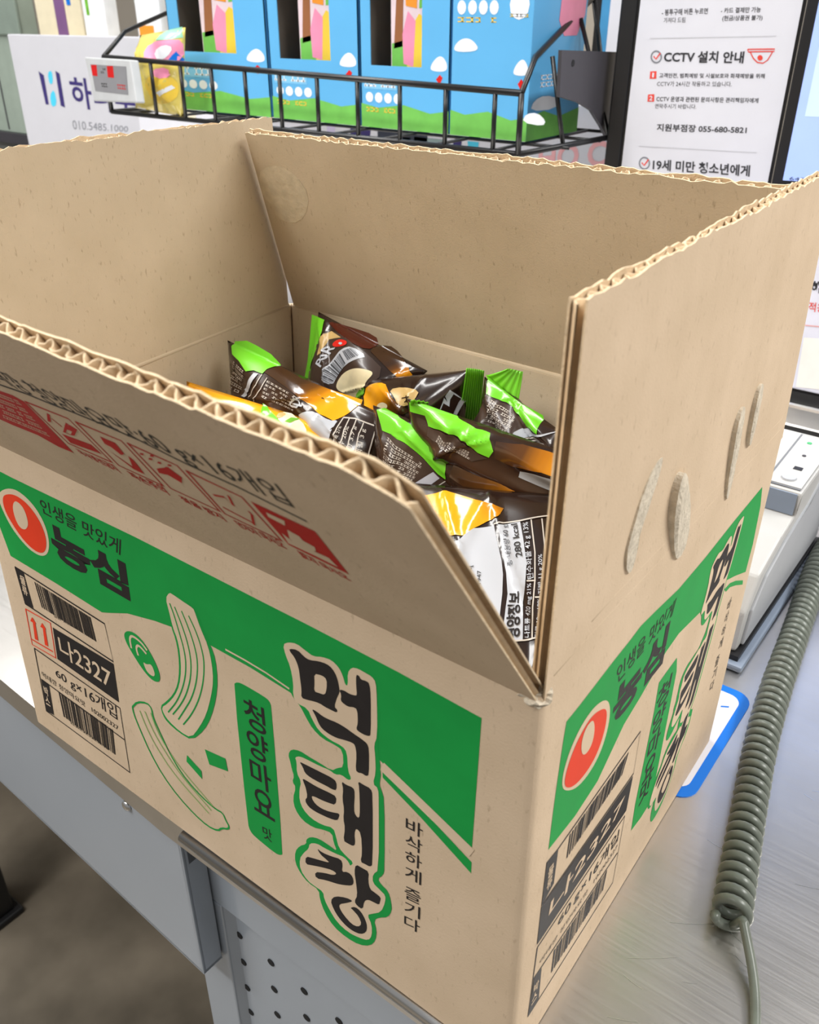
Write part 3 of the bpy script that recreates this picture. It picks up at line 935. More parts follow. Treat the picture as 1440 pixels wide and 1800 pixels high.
HALO = [(305, 100), (335, 88), (380, 95), (430, 135), (470, 165), (520, 168), (570, 185), (610, 225), (632, 270), (645, 320), (660, 325), (658, 255), (680, 225), (715, 232), (755, 255), (790, 275), (812, 305), (818, 400), (820, 600), (802, 650), (808, 700), (812, 800), (795, 860), (825, 885), (828, 950), (828, 1330), (795, 1355), (795, 1400), (835, 1440), (865, 1470), (862, 1510), (840, 1560), (790, 1570), (765, 1575), (790, 1630), (790, 1690), (770, 1715), (720, 1700), (660, 1670), (600, 1615), (560, 1550), (530, 1490), (525, 1450), (480, 1420), (440, 1390), (400, 1330), (395, 1270), (420, 1235), (445, 1215), (450, 1185), (490, 1185), (530, 1210), (590, 1240), (640, 1260), (665, 1290), (672, 1310), (690, 1290), (650, 1255), (610, 1210), (595, 1150), (580, 1100), (520, 1085), (460, 1050), (415, 1000), (395, 950), (395, 890), (405, 850), (380, 800), (380, 740), (370, 715), (400, 710), (450, 735), (510, 765), (560, 785), (590, 810), (625, 810), (660, 840), (680, 835), (660, 790), (655, 690), (630, 655), (560, 620), (500, 570), (465, 510), (440, 450), (380, 420), (360, 380), (362, 310), (345, 220), (320, 160)]
BLOB = [(330, 300), (345, 370), (400, 440), (430, 500), (465, 560), (520, 615), (590, 650), (630, 680), (635, 770), (600, 775), (570, 790), (500, 745), (440, 710), (395, 680), (350, 672), (332, 700), (345, 745), (352, 780), (365, 820), (355, 850), (375, 880), (358, 940), (370, 1000), (410, 1060), (470, 1100), (520, 1110), (572, 1130), (580, 1180), (600, 1230), (560, 1200), (500, 1160), (455, 1150), (430, 1165), (432, 1190), (395, 1200), (370, 1230), (370, 1290), (400, 1350), (440, 1400), (500, 1440), (505, 1490), (530, 1560), (580, 1640), (650, 1700), (720, 1740), (780, 1745), (810, 1715), (815, 1660), (800, 1605), (830, 1590), (875, 1590), (898, 1555), (895, 1510), (880, 1450), (840, 1410), (820, 1380), (850, 1360), (858, 1330), (858, 950), (840, 890), (830, 870), (840, 800), (820, 650), (838, 400), (600, 190), (400, 110)]


def affine(src, dst):
    S = np.array([[p[0], p[1], 1] for p in src]); D = np.array(dst)
    M = np.linalg.solve(S, D)
    return lambda p: A(p[0], p[1], 1) @ M


def title(patch, parent, M=None):
    def uv(pts, sm): 
        q = [PF.inv(p) for p in smooth_loop(c3(*pts), sm)]
        return [M(p) for p in q] if M else q
    poly('name_outline', patch, uv(BLOB, 1), INK_G, parent, 1.5, px=False)
    poly('name_halo', patch, uv(HALO, 1), INK_B, parent, 2.5, px=False)
    for k, s in enumerate(TITLE):
        poly('brush_stroke', patch, uv(s, 1), INK_K, parent, 3.5, hole=uv(THOLE, 1) if k == 0 else None, px=False)


title(PF, w_front)

# ================================================================== print on the short side
bandR = c4((165, 1228), (240, 1135), (420, 900), (500, 800), (560, 720), (640, 640), (760, 525), (900, 360), (1050, 170), (1200, -12), (1190, 90), (1150, 290), (1112, 435), (1060, 455), (1010, 480), (1000, 520), (880, 640), (760, 760), (690, 860), (640, 950), (560, 1090), (470, 1240), (330, 1540), (210, 1725), (80, 1890)) + c5((213, 780), (240, 560), (262, 400), (300, 140), (318, 35))
poly('green_band', PR, bandR, INK_G, w_right, 1)
poly('green_stripe', PR, c4((1000, 528), (1030, 495), (1060, 482), (1098, 480), (1096, 502), (1060, 506), (1030, 516), (1008, 540)), INK_G, w_right, 1)
poly('logo_ring', PR, c4((385, 1110), (398, 1160), (385, 1260), (345, 1390), (285, 1500), (220, 1575), (165, 1592), (140, 1570), (148, 1490), (185, 1370), (240, 1250), (300, 1160), (350, 1115)), INK_B, w_right, 2, sm=2)
poly('logo_red', PR, c4((365, 1150), (380, 1175), (368, 1265), (330, 1385), (275, 1485), (215, 1555), (175, 1575), (152, 1560), (162, 1490), (198, 1380), (250, 1270), (305, 1185)), INK_R, w_right, 3, sm=2)
poly('logo_drop', PR, c4((302, 1212), (312, 1240), (308, 1300), (290, 1360), (262, 1398), (244, 1395), (240, 1350), (252, 1290), (275, 1240)), INK_B, w_right, 4, sm=2)
text('slogan_text', PR, '인생을 맛있게', c4((432, 940), (748, 570), (722, 668), (432, 1030)), INK_K, w_right, 2, .008)
text('maker_text', PR, '농심', c4((428, 1060), (716, 690), (672, 920), (398, 1265)), INK_K, w_right, 2, .04)
pillR = c4((750, 890), (745, 960), (700, 1200), (640, 1500), (605, 1640), (510, 1800)) + c5((700, 690), (692, 680), (745, 420), (800, 160), (830, 10)) + c4((610, 1200), (645, 1040), (680, 985), (720, 930))
poly('flavour_plate', PR, c4((750, 888), (748, 960), (706, 1180), (655, 1440), (622, 1600), (600, 1665), (560, 1730), (508, 1800), (530, 1660), (575, 1440), (630, 1170), (655, 1020), (690, 970)), INK_G, w_right, 1)
vtext('flavour_text', PR, '청양마요맛', c4((655, 1060), (728, 960), (600, 1600), (540, 1690)), INK_K, w_right, 2, .012, .06)
s3 = [PF.inv(p) for p in c3((700, 228), (770, 1740), (350, 390))]
d3 = [PR.inv(p) for p in c4((1076, 172), (692, 1600), (868, 668))]
title(PR, w_right, affine(s3, d3))
vtext('tagline_text', PR, '바삭하게 즐기다', c4((1022, 590), (1042, 560), (936, 1060), (916, 1085)), INK_K, w_right, 2, .0, .2, heights=[1, 1, 1, 1, .35, 1, 1, 1])
frame('label_frame', PR, c5((268, 775), (752, 85), (712, 330), (172, 1105), (205, 850)), .0010, INK_K, w_right)
poly('label_tab', PR, c5((205, 850), (270, 772), (243, 975), (172, 1105)), INK_K, w_right, 2)
vtext('tab_text', PR, '물류', c5((212, 890), (246, 845), (228, 985), (196, 1035)), INK_B, w_right, 3, .02)
barcode('barcode', PR, c5((338, 690), (690, 195), (650, 330), (318, 830)), INK_K, w_right, 2, 5, n=62)
poly('code_plate', PR, c5((170, 1115), (708, 345), (668, 548), (145, 1335)), INK_K, w_right, 2)
text('code_text', PR, '나2327', c5((228, 1070), (665, 440), (640, 545), (205, 1195)), INK_B, w_right, 3, .012)
frame('label_frame', PR, c5((148, 1350), (660, 580), (590, 970), (92, 1755)), .0010, INK_K, w_right)
strokes('label_rule', PR, [c5((125, 1535), (618, 795))], .001, INK_K, w_right, 2)
text('quantity_text', PR, '60 g×16개입', c5((280, 1165), (630, 655), (615, 740), (262, 1245)), INK_K, w_right, 2, .004)
text('small_text', PR, '먹태깡 청양마요맛   102002327', c5((165, 1425), (620, 740), (615, 770), (158, 1455)), INK_K, w_right, 2)
poly('label_tab', PR, c5((130, 1525), (172, 1470), (155, 1650), (92, 1755)), INK_K, w_right, 2)
vtext('tab_text', PR, '박스', c5((128, 1570), (158, 1530), (140, 1650), (108, 1700)), INK_B, w_right, 3, .02)
barcode('barcode', PR, c5((245, 1370), (560, 890), (535, 1010), (228, 1500)), INK_K, w_right, 2, 9, n=62)

# ================================================================== print on the front flap
def e1(*p): return C_(0, 620, 4.5, p)
def e2(*p): return C_(300, 760, 4.235, p)
text('flap_text', PFF, '먹태깡 청양마요맛:60 g×16개입', [(-72, 622), C_(300, 760, 4.235, [(790, 385)])[0], C_(300, 760, 4.235, [(950, 592)])[0], (-12, 668)], INK_K, f_front, 1, .004)
strokes('flap_rule', PFF, [e1((-60, 225), (0, 252), (200, 320), (420, 410), (560, 462), (800, 560), (1100, 690), (1440, 860)) + e2((200, 270), (500, 405), (800, 555), (1015, 662))], .0012, INK_K, f_front, 1)
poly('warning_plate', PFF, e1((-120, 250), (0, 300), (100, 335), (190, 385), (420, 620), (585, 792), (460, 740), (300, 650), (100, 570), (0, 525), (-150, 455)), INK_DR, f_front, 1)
microtext('warning_text', PFF, e1((-60, 300), (150, 380), (450, 700), (40, 530)), 5, 16, INK_B, f_front, 2, 6)
PANELS = [
 e1((200, 385), (540, 520), (885, 865), (540, 715)),
 e1((598, 545), (960, 695), (1290, 1050), (940, 890)),
 e1((1010, 715), (1400, 890)) + e2((365, 585), (0, 415)),
 e2((118, 285), (530, 480), (825, 805), (405, 605))]
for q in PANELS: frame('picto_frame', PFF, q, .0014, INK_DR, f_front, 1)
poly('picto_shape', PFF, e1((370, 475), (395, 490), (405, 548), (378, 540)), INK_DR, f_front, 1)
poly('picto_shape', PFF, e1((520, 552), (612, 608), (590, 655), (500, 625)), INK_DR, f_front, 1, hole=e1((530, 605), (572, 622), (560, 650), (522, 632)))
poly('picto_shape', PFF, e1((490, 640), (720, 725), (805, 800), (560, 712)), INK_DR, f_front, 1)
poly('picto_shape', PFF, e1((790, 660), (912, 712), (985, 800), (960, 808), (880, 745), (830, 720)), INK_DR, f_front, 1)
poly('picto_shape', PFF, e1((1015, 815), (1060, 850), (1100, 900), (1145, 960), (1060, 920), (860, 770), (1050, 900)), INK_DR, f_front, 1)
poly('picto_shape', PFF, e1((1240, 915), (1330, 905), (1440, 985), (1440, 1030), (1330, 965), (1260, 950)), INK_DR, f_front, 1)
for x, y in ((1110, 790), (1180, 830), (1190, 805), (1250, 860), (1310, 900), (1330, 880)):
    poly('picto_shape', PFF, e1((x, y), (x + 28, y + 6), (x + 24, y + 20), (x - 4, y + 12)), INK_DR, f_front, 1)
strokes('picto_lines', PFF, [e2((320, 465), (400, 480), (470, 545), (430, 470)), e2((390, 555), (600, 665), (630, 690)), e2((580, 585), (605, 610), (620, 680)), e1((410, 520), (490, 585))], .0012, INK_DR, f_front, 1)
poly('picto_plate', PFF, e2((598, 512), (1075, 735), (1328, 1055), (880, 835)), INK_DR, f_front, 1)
poly('picto_figure', PFF, e2((870, 720), (960, 770), (985, 800), (1075, 850), (1085, 880), (1040, 880), (960, 840), (890, 790)), INK_B, f_front, 2)
poly('picto_figure', PFF, e2((830, 745), (900, 800), (1000, 850), (1180, 930), (1250, 1000), (1080, 915), (880, 822)), INK_B, f_front, 2)
poly('picto_figure', PFF, e2((712, 590), (850, 655), (855, 690), (730, 625)), INK_B, f_front, 2)
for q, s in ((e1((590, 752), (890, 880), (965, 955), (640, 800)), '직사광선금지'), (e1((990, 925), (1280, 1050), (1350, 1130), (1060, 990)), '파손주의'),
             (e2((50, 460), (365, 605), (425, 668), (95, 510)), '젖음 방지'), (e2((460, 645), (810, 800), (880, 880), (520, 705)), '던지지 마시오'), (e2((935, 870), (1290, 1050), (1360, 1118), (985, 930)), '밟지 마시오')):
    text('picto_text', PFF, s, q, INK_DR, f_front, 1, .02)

# ================================================================== snack bags in the carton
FILM_BR = ramp_film('brown_film', [(0, (52, 34, 24)), (.6, (66, 42, 28)), (1, (44, 28, 20))], .22)
FILM_GR = mat('green_film', (112, 205, 40), 0.24, var=.10, scale=14, coat=.3)
FILM_AM = ramp_film('amber_film', [(.05, (58, 36, 20)), (.35, (104, 62, 16)), (.62, (206, 132, 10)), (.95, (242, 166, 24))], .16, namt=.25, nscale=4)
FILM_AM2 = ramp_film('dark_amber_film', [(.1, (62, 40, 24)), (.45, (98, 60, 24)), (.8, (196, 122, 14)), (1.0, (224, 146, 20))], .15, namt=.25, nscale=4)
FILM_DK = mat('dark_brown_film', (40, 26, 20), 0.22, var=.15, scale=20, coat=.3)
FILM_TX = mat('text_panel_film', (62, 46, 38), 0.3, var=.06, scale=30, coat=.2)
FILM_W = mat('white_film', (190, 194, 202), 0.22, var=.02, coat=.3)
FILM_LT = mat('pale_print', (196, 188, 178), 0.4, var=.05)
CREAM = mat('cream_print', (232, 218, 178), 0.3, var=.2, scale=60)
TAN = mat('tan_print', (200, 168, 108), 0.3, var=.15, scale=60)
RED_F = mat('red_print', (214, 34, 28), 0.25, coat=.3)
LEAF = mat('leaf_green_print', (110, 176, 50), 0.3, var=.2, scale=90)
BAR_K = mat('bar_grey', (70, 72, 78), 0.35)
BGROUP = 'snack bags packed in the carton'


def bag(label, corners, bulge, seed, film=None, wrinkle=.0014, sub=40):
    c = [at_z(p[:2], p[2]) for p in corners]
    bp = BagPatch(*c, bulge, wrinkle, seed)
    lo = min(c, key=lambda p: p[2])
    root = thing('snack_bag', sum(c) / 4 - UP * .03, label, 'snack bag', BGROUP)
    bm = bmesh.new(); lay = bm.loops.layers.uv.new('UVMap'); co = {}
    grids = []
    for side in (1, -1):
        g = []
        for j in range(sub + 1):
            row = []
            for i in range(sub + 1):
                u, v = i / sub, j / sub
                if side < 0 and (i in (0, sub) or j in (0, sub)): row.append(grids[0][j][i]); continue
                vt = bm.verts.new(tuple(bp.P(u, v, 0, side))); co[vt] = (u, v); row.append(vt)
            g.append(row)
        grids.append(g)
        for j in range(sub):
            for i in range(sub):
                f = (g[j][i], g[j][i + 1], g[j + 1][i + 1], g[j + 1][i])
                bm.faces.new(f if side > 0 else f[::-1])
    for f in bm.faces:
        for l in f.loops: l[lay].uv = co[l.vert]
    body = from_bm('bag_body', bm, film or FILM_BR, root, True)
    return root, body, bp


def sheet(name, pts, material, parent, thick=.0006, ribs=0, rib_h=.0005):
    """thin fin of film through 4 points (px, py, z); ribs run along the first edge"""
    c = [at_z(p[:2], p[2]) for p in pts]
    pt = Patch(*c); NU = max(8, ribs * 4); NV = 10
    bm = bmesh.new(); G = []
    for s in (0, -thick):
        g = []
        for j in range(NV + 1):
            g.append([bm.verts.new(tuple(pt.P(i / NU, j / NV, s + (rib_h * math.sin(2 * math.pi * ribs * i / NU) if ribs else 0) + .0012 * math.sin(3.1 * j / NV + i / NU * 2)))) for i in range(NU + 1)])
        G.append(g)
        for j in range(NV):
            for i in range(NU): bm.faces.new((g[j][i], g[j][i + 1], g[j + 1][i + 1], g[j + 1][i]))
    a, b = G
    for j in range(NV):
        for i in (0, NU): bm.faces.new((a[j][i], a[j + 1][i], b[j + 1][i], b[j][i]))
    for i in range(NU):
        for j in (0, NV): bm.faces.new((a[j][i], a[j][i + 1], b[j][i + 1], b[j][i]))
    return from_bm(name, bm, material, parent, True)


GB = 40
def b1(*p): return C_(400, 540, 2.4, p)      # crop of the bags
def b5(*p): return C_(400, 540, 4.235, p)
def b6(*p): return C_(640, 620, 4.0, p)
def b7(*p): return C_(700, 800, 4.09, p)

# A: bag standing at the back left, barcode side out
ra, ba, A1 = bag('snack bag against the back wall showing its barcode and red logo dot', [(540, 700, .178), (668, 740, .175), (752, 652, .217), (560, 548, .240)], .016, 31, FILM_DK)
poly('green_trim', A1, b5((632, 55), (725, 95), (690, 230), (640, 380), (610, 480), (600, 560), (575, 540), (600, 400)), FILM_GR, ba, 2, grid=GB)
poly('brown_panel', A1, b5((690, 200), (790, 175), (880, 220), (950, 285), (1050, 350), (1180, 480), (1000, 640), (830, 640), (690, 580), (615, 545), (640, 380)), FILM_TX, ba, 2, grid=GB, sm=1)
poly('pale_label', A1, b5((700, 215), (780, 178), (850, 225), (760, 240), (700, 330), (670, 360)), TAN, ba, 3, grid=GB)
poly('barcode_label', A1, b5((790, 390), (850, 310), (930, 288), (1050, 368), (960, 385), (880, 430), (830, 500), (782, 588), (680, 530)), FILM_W, ba, 3, sm=1, grid=GB)
barcode('barcode', A1, b5((700, 520), (850, 335), (890, 410), (775, 570)), BAR_K, ba, 4, 3, n=34)
barcode('barcode', A1, b5((860, 328), (930, 300), (1000, 355), (900, 395)), BAR_K, ba, 4, 6, n=22)
poly('red_logo_dot', A1, b5((785, 275), (815, 245), (860, 238), (898, 255), (890, 280), (840, 295), (795, 295)), RED_F, ba, 4, sm=2, grid=GB)
poly('logo_drop', A1, b5((830, 268), (850, 258), (866, 268), (850, 282)), FILM_W, ba, 5, sm=1, grid=GB)
text('panel_text', A1, 'PSR', b5((660, 420), (760, 270), (810, 300), (700, 450)), FILM_W, ba, 4, .02, grid=GB)
poly('amber_area', A1, b5((1050, 310), (1200, 275), (1290, 340), (1370, 480), (1400, 560), (1260, 520), (1120, 380)), FILM_AM2, ba, 2, grad=((690, 640), (720, 660)), grid=GB, sm=1)
poly('maroon_area', A1, b5((740, 100), (900, 140), (1110, 210), (1130, 280), (1040, 320), (900, 250), (800, 165)), mat('maroon_film', (78, 26, 14), .15, coat=.4), ba, 2, grid=GB, sm=1)
poly('food_picture', A1, b5((810, 605), (830, 540), (880, 480), (960, 450), (1050, 465), (1100, 490), (1030, 560), (1010, 640), (950, 680), (870, 640)), CREAM, ba, 4, sm=2, grid=GB)
poly('leaf_picture', A1, b5((955, 665), (1000, 600), (1030, 600), (1025, 650), (985, 685)), LEAF, ba, 5, sm=1, grid=GB)

# B: bag lying at the left with the white panel and the dark table
rb, bb, B1 = bag('snack bag at the left end with white panel and dark nutrition table', [(408, 705, .188), (650, 880, .150), (672, 728, .203), (400, 598, .230)], .018, 32)
poly('amber_area', B1, b5((270, 480), (400, 440), (560, 530), (760, 610), (1010, 690), (1000, 720), (870, 810), (790, 845), (700, 800), (560, 690), (430, 590)), FILM_AM, bb, 2, grad=((560, 655), (585, 728)), grid=GB)
poly('green_trim', B1, b5((35, 290), (60, 255), (150, 250), (230, 290), (330, 350), (405, 430), (300, 460), (265, 495), (200, 470), (140, 478), (90, 400), (40, 350)), FILM_GR, bb, 3, grid=GB)
microtext('ingredient_print', B1, b5((40, 390), (140, 490), (105, 665), (10, 610)), 6, 7, FILM_LT, bb, 3, 8)
poly('pale_stripe', B1, b5((200, 490), (235, 495), (170, 600), (130, 670), (105, 660), (150, 580)), FILM_W, bb, 3, grid=GB)
strokes('stripe_lines', B1, [b5((262, 500), (215, 580), (160, 680)), b5((300, 525), (250, 610), (200, 700))], .0006, FILM_LT, bb, 3, grid=GB)
microtext('recycling_print', B1, b5((300, 545), (560, 690), (500, 790), (240, 680)), 5, 9, FILM_LT, bb, 3, 9, fill=.42)
strokes('recycling_mark', B1, [b5((470, 720), (500, 685), (530, 690), (545, 720), (520, 745), (480, 735), (470, 720)), b5((500, 720), (560, 735))], .0011, FILM_W, bb, 4, grid=GB)
poly('white_panel', B1, b5((520, 810), (580, 775), (660, 775), (760, 845), (830, 840), (800, 880), (765, 940), (755, 1050), (640, 990), (600, 920)), FILM_W, bb, 3, grid=GB, sm=1)
poly('table_panel', B1, b5((790, 890), (870, 820), (960, 830), (1060, 855), (1115, 885), (1085, 1000), (1050, 1200), (900, 1140), (755, 1050), (765, 960)), FILM_DK, bb, 3, grid=GB)
strokes('table_rules', B1, [b5((870, 822), (820, 900), (800, 980), (790, 1080)), b5((915, 825), (875, 910), (850, 1000), (850, 1110)), b5((965, 835), (930, 920), (905, 1020), (900, 1130)), b5((1020, 860), (985, 940), (965, 1040), (958, 1170)), b5((1115, 885), (1085, 990), (1060, 1080), (1045, 1200)), b5((870, 820), (960, 828), (1115, 886))], .0007, FILM_LT, bb, 4, grid=GB)
for k, q in enumerate((b5((795, 1060), (840, 880), (858, 890), (832, 1070)), b5((842, 1090), (890, 880), (915, 890), (880, 1100)), b5((900, 1110), (945, 880), (970, 890), (935, 1130)), b5((955, 1150), (1000, 900), (1040, 910), (1010, 1170)))):
    text('table_text', B1, ['탄수화물 21%', '당류 20%', '지방 3.7 g', '단백질 3 g'][k], q, FILM_LT, bb, 4, .004, grid=GB)

# C: bag just behind the folded out flap
rc_, bc, C1 = bag('amber snack bag peeping over the folded out front flap', [(330, 900, .130), (600, 960, .125), (578, 748, .195), (328, 670, .213)], .018, 33, FILM_AM)
poly('green_trim', C1, b5((265, 715), (300, 740), (360, 810), (440, 900), (400, 890), (300, 840), (250, 800)), FILM_GR, bc, 2, grid=GB)
poly('food_picture', C1, b5((360, 810), (450, 770), (560, 850), (600, 930), (560, 950), (440, 900)), CREAM, bc, 3, sm=1, grid=GB)
poly('leaf_picture', C1, b5((430, 850), (480, 820), (550, 830), (470, 860)), LEAF, bc, 4, grid=GB)
poly('food_picture', C1, b5((365, 820), (390, 780), (450, 790), (400, 825)), TAN, bc, 4, sm=1, grid=GB)

# E: bag across the middle with the black letter stroke
re_, be, E1 = bag('snack bag across the middle with a white edged black letter stroke', [(622, 752, .180), (812, 775, .180), (828, 650, .232), (640, 668, .205)], .014, 34, FILM_DK)
poly('amber_area', E1, b6((0, 260), (60, 215), (150, 210), (170, 260), (200, 330), (300, 390), (320, 420), (160, 470), (0, 450)), FILM_AM, be, 2, sm=1, grad=((690, 740), (650, 690)), grid=GB)
poly('label_patch', E1, b6((180, 258), (280, 240), (395, 265), (360, 330), (300, 380), (240, 365), (215, 310)), TAN, be, 3, sm=1, grid=GB)
strokes('label_scribble', E1, [b6((270, 320), (320, 310), (290, 350)), b6((300, 300), (310, 350))], .0008, FILM_DK, be, 4, grid=GB)
poly('food_picture', E1, b6((90, 370), (130, 345), (170, 365), (165, 395), (110, 400)), CREAM, be, 3, sm=2, grid=GB)
strokes('letter_edge', E1, [b6((545, 380), (615, 405), (640, 330), (665, 300))], .0105, FILM_W, be, 3, grid=GB)
strokes('letter_stroke', E1, [b6((552, 385), (618, 408), (640, 340), (662, 308))], .005, FILM_DK, be, 4, grid=GB)
sheet('end_seal', [(805, 742, .190), (843, 748, .186), (852, 655, .234), (820, 648, .238)], FILM_GR, re_, ribs=9)

# F: bag at the back right
rf, bf, F1 = bag('snack bag by the back wall with a folded green seal above brown text', [(838, 775, .188), (1010, 850, .178), (1010, 775, .212), (852, 662, .233)], .012, 35, FILM_BR)
poly('green_trim', F1, b6((860, 150), (880, 160), (1000, 270), (1110, 360), (1220, 465), (1218, 572), (1150, 520), (1090, 430), (980, 340), (862, 285)), FILM_GR, bf, 2, grid=GB)
poly('text_panel', F1, b6((862, 290), (985, 350), (1090, 440), (1160, 530), (1215, 575), (1300, 660), (1200, 650), (1040, 610), (900, 570), (820, 510)), FILM_TX, bf, 2, grid=GB)
microtext('ingredient_print', F1, b6((900, 325), (1090, 460), (1010, 600), (840, 490)), 8, 11, FILM_LT, bf, 3, 12, fill=.6)
poly('pale_stripe', F1, b6((1110, 530), (1165, 530), (1190, 565), (1100, 580), (1065, 622), (1030, 605), (1060, 555)), FILM_W, bf, 3, grid=GB)
strokes('stripe_lines', F1, [b6((1110, 610), (1200, 595), (1240, 620)), b6((1130, 630), (1220, 615), (1270, 640)), b6((1160, 645), (1250, 635), (1295, 660))], .0009, FILM_LT, bf, 3, grid=GB)
sheet('end_seal', [(856, 660, .236), (912, 706, .222), (919, 655, .240), (893, 648, .243)], FILM_GR, rf, ribs=5)

# G: second of the leaning bags
rg, bg_, G1 = bag('middle one of the three leaning bags with green trim on the right', [(728, 812, .178), (1010, 905, .166), (1010, 800, .206), (716, 700, .226)], .014, 36, FILM_BR)
poly('green_trim', G1, b6((320, 345), (440, 360), (520, 400), (640, 460), (760, 510), (890, 560), (912, 690), (880, 735), (800, 700), (700, 620), (580, 560), (455, 515), (430, 440), (325, 410)), FILM_GR, bg_, 2, grid=GB)
poly('text_panel', G1, b6((455, 518), (600, 575), (720, 650), (800, 705), (870, 740), (760, 760), (600, 690), (480, 610), (445, 580)), FILM_TX, bg_, 2.5, grid=GB)
microtext('ingredient_print', G1, b6((530, 575), (780, 715), (745, 755), (505, 625)), 3, 14, FILM_LT, bg_, 3.5, 13, fill=.6)
poly('amber_area', G1, b6((930, 620), (1120, 640), (1300, 690), (1440, 740), (1440, 880), (1250, 840), (1050, 800), (920, 740)), FILM_AM2, bg_, 2, grad=((890, 770), (985, 838)), grid=GB)
poly('white_panel', G1, b6((1100, 830), (1200, 850), (1300, 880), (1440, 900), (1440, 985), (1300, 960), (1180, 910), (1090, 870)), FILM_W, bg_, 3, grid=GB)
sheet('end_seal', [(722, 742, .195), (750, 765, .186), (752, 712, .222), (722, 704, .228)], FILM_GR, rg, ribs=4)

# H: nearest of the leaning bags
rh, bh, H1 = bag('nearest of the three leaning bags with ingredient text below its green trim', [(664, 872, .152), (1000, 985, .130), (1010, 850, .186), (656, 712, .216)], .016, 37, FILM_BR)
poly('green_trim', H1, b6((90, 400), (150, 385), (250, 450), (400, 545), (560, 670), (580, 760), (575, 890), (520, 850), (420, 740), (300, 640), (190, 570), (130, 545)), FILM_GR, bh, 2, grid=GB)
poly('text_panel', H1, b6((135, 555), (200, 580), (310, 650), (430, 755), (520, 855), (600, 930), (660, 970), (540, 965), (320, 970), (200, 910), (125, 860)), FILM_TX, bh, 2, grid=GB)
microtext('ingredient_print', H1, b6((170, 590), (430, 790), (330, 945), (130, 850)), 9, 12, FILM_LT, bh, 3, 14, fill=.6)
poly('pale_stripe', H1, b6((490, 835), (535, 880), (440, 950), (385, 968), (310, 965), (350, 920)), mat('pale_grey_film', (176, 176, 184), .25, coat=.3), bh, 3, grid=GB)
strokes('stripe_lines', H1, [b6((575, 900), (480, 965)), b6((620, 935), (560, 975))], .0006, FILM_LT, bh, 3, grid=GB)
poly('amber_area', H1, b6((640, 760), (800, 770), (1000, 850), (1250, 930), (1440, 1000), (1400, 1050), (1250, 1090), (1100, 1010), (900, 960), (700, 940), (600, 870)), FILM_AM2, bh, 2, grad=((820, 800), (965, 885)), grid=GB)
poly('leaf_picture', H1, b6((680, 970), (740, 945), (860, 970), (960, 1000), (860, 1010), (740, 1000)), LEAF, bh, 3, sm=1, grid=GB)
strokes('recycling_mark', H1, [b6((990, 1040), (1010, 1020), (1045, 1030), (1040, 1060), (1005, 1065), (990, 1040)), b6((1060, 1050), (1135, 1075)), b6((1080, 1040), (1100, 1085))], .0014, FILM_W, bh, 4, grid=GB)

# I: bag in the near corner with the nutrition table
ri, bi, I1 = bag('large bag in the near corner with white panel and nutrition figures', [(700, 1215, .098), (1012, 1290, .112), (1000, 872, .182), (715, 848, .182)], .015, 38, FILM_DK, .0016)
poly('amber_area', I1, b7((60, 300), (210, 290), (350, 258), (640, 345), (760, 385), (720, 440), (640, 480), (540, 530), (470, 580), (300, 585), (230, 480), (100, 340)), FILM_AM, bi, 2, grad=((900, 880), (835, 915)), grid=GB)
poly('white_panel', I1, b7((365, 628), (430, 615), (480, 570), (545, 528), (690, 510), (712, 620), (745, 760), (755, 860), (750, 1000), (730, 1180), (705, 1350), (640, 1290), (540, 1180), (440, 1000), (370, 800)), FILM_W, bi, 2, grid=GB)
poly('table_head', I1, b7((720, 502), (878, 480), (900, 600), (925, 780), (915, 920), (898, 1060), (897, 1330), (742, 1352), (765, 1180), (788, 1000), (778, 850), (748, 680)), FILM_W, bi, 2, grid=GB)
poly('tag_patch', I1, b7((195, 450), (240, 440), (278, 460), (280, 540), (340, 610), (385, 700), (370, 760), (280, 640), (200, 520)), FILM_DK, bi, 3, sm=1, grid=GB)
strokes('tag_edge', I1, [b7((190, 490), (235, 470), (278, 490)), b7((300, 570), (345, 630), (385, 700))], .0006, FILM_W, bi, 4, grid=GB)
text('tag_text', I1, 'OTH', b7((262, 620), (282, 530), (312, 535), (290, 625)), FILM_W, bi, 4, .01, grid=GB)
strokes('table_rules', I1, [b7((958, 468), (985, 700), (985, 900), (968, 1100), (965, 1325)), b7((1035, 460), (1060, 700), (1065, 900), (1040, 1100), (1040, 1322)), b7((690, 500), (880, 475), (1125, 437)), b7((740, 1352), (900, 1335), (1085, 1318)), b7((925, 908), (990, 905)), b7((985, 1025), (1060, 1015))], .0008, FILM_LT, bi, 3, grid=GB)
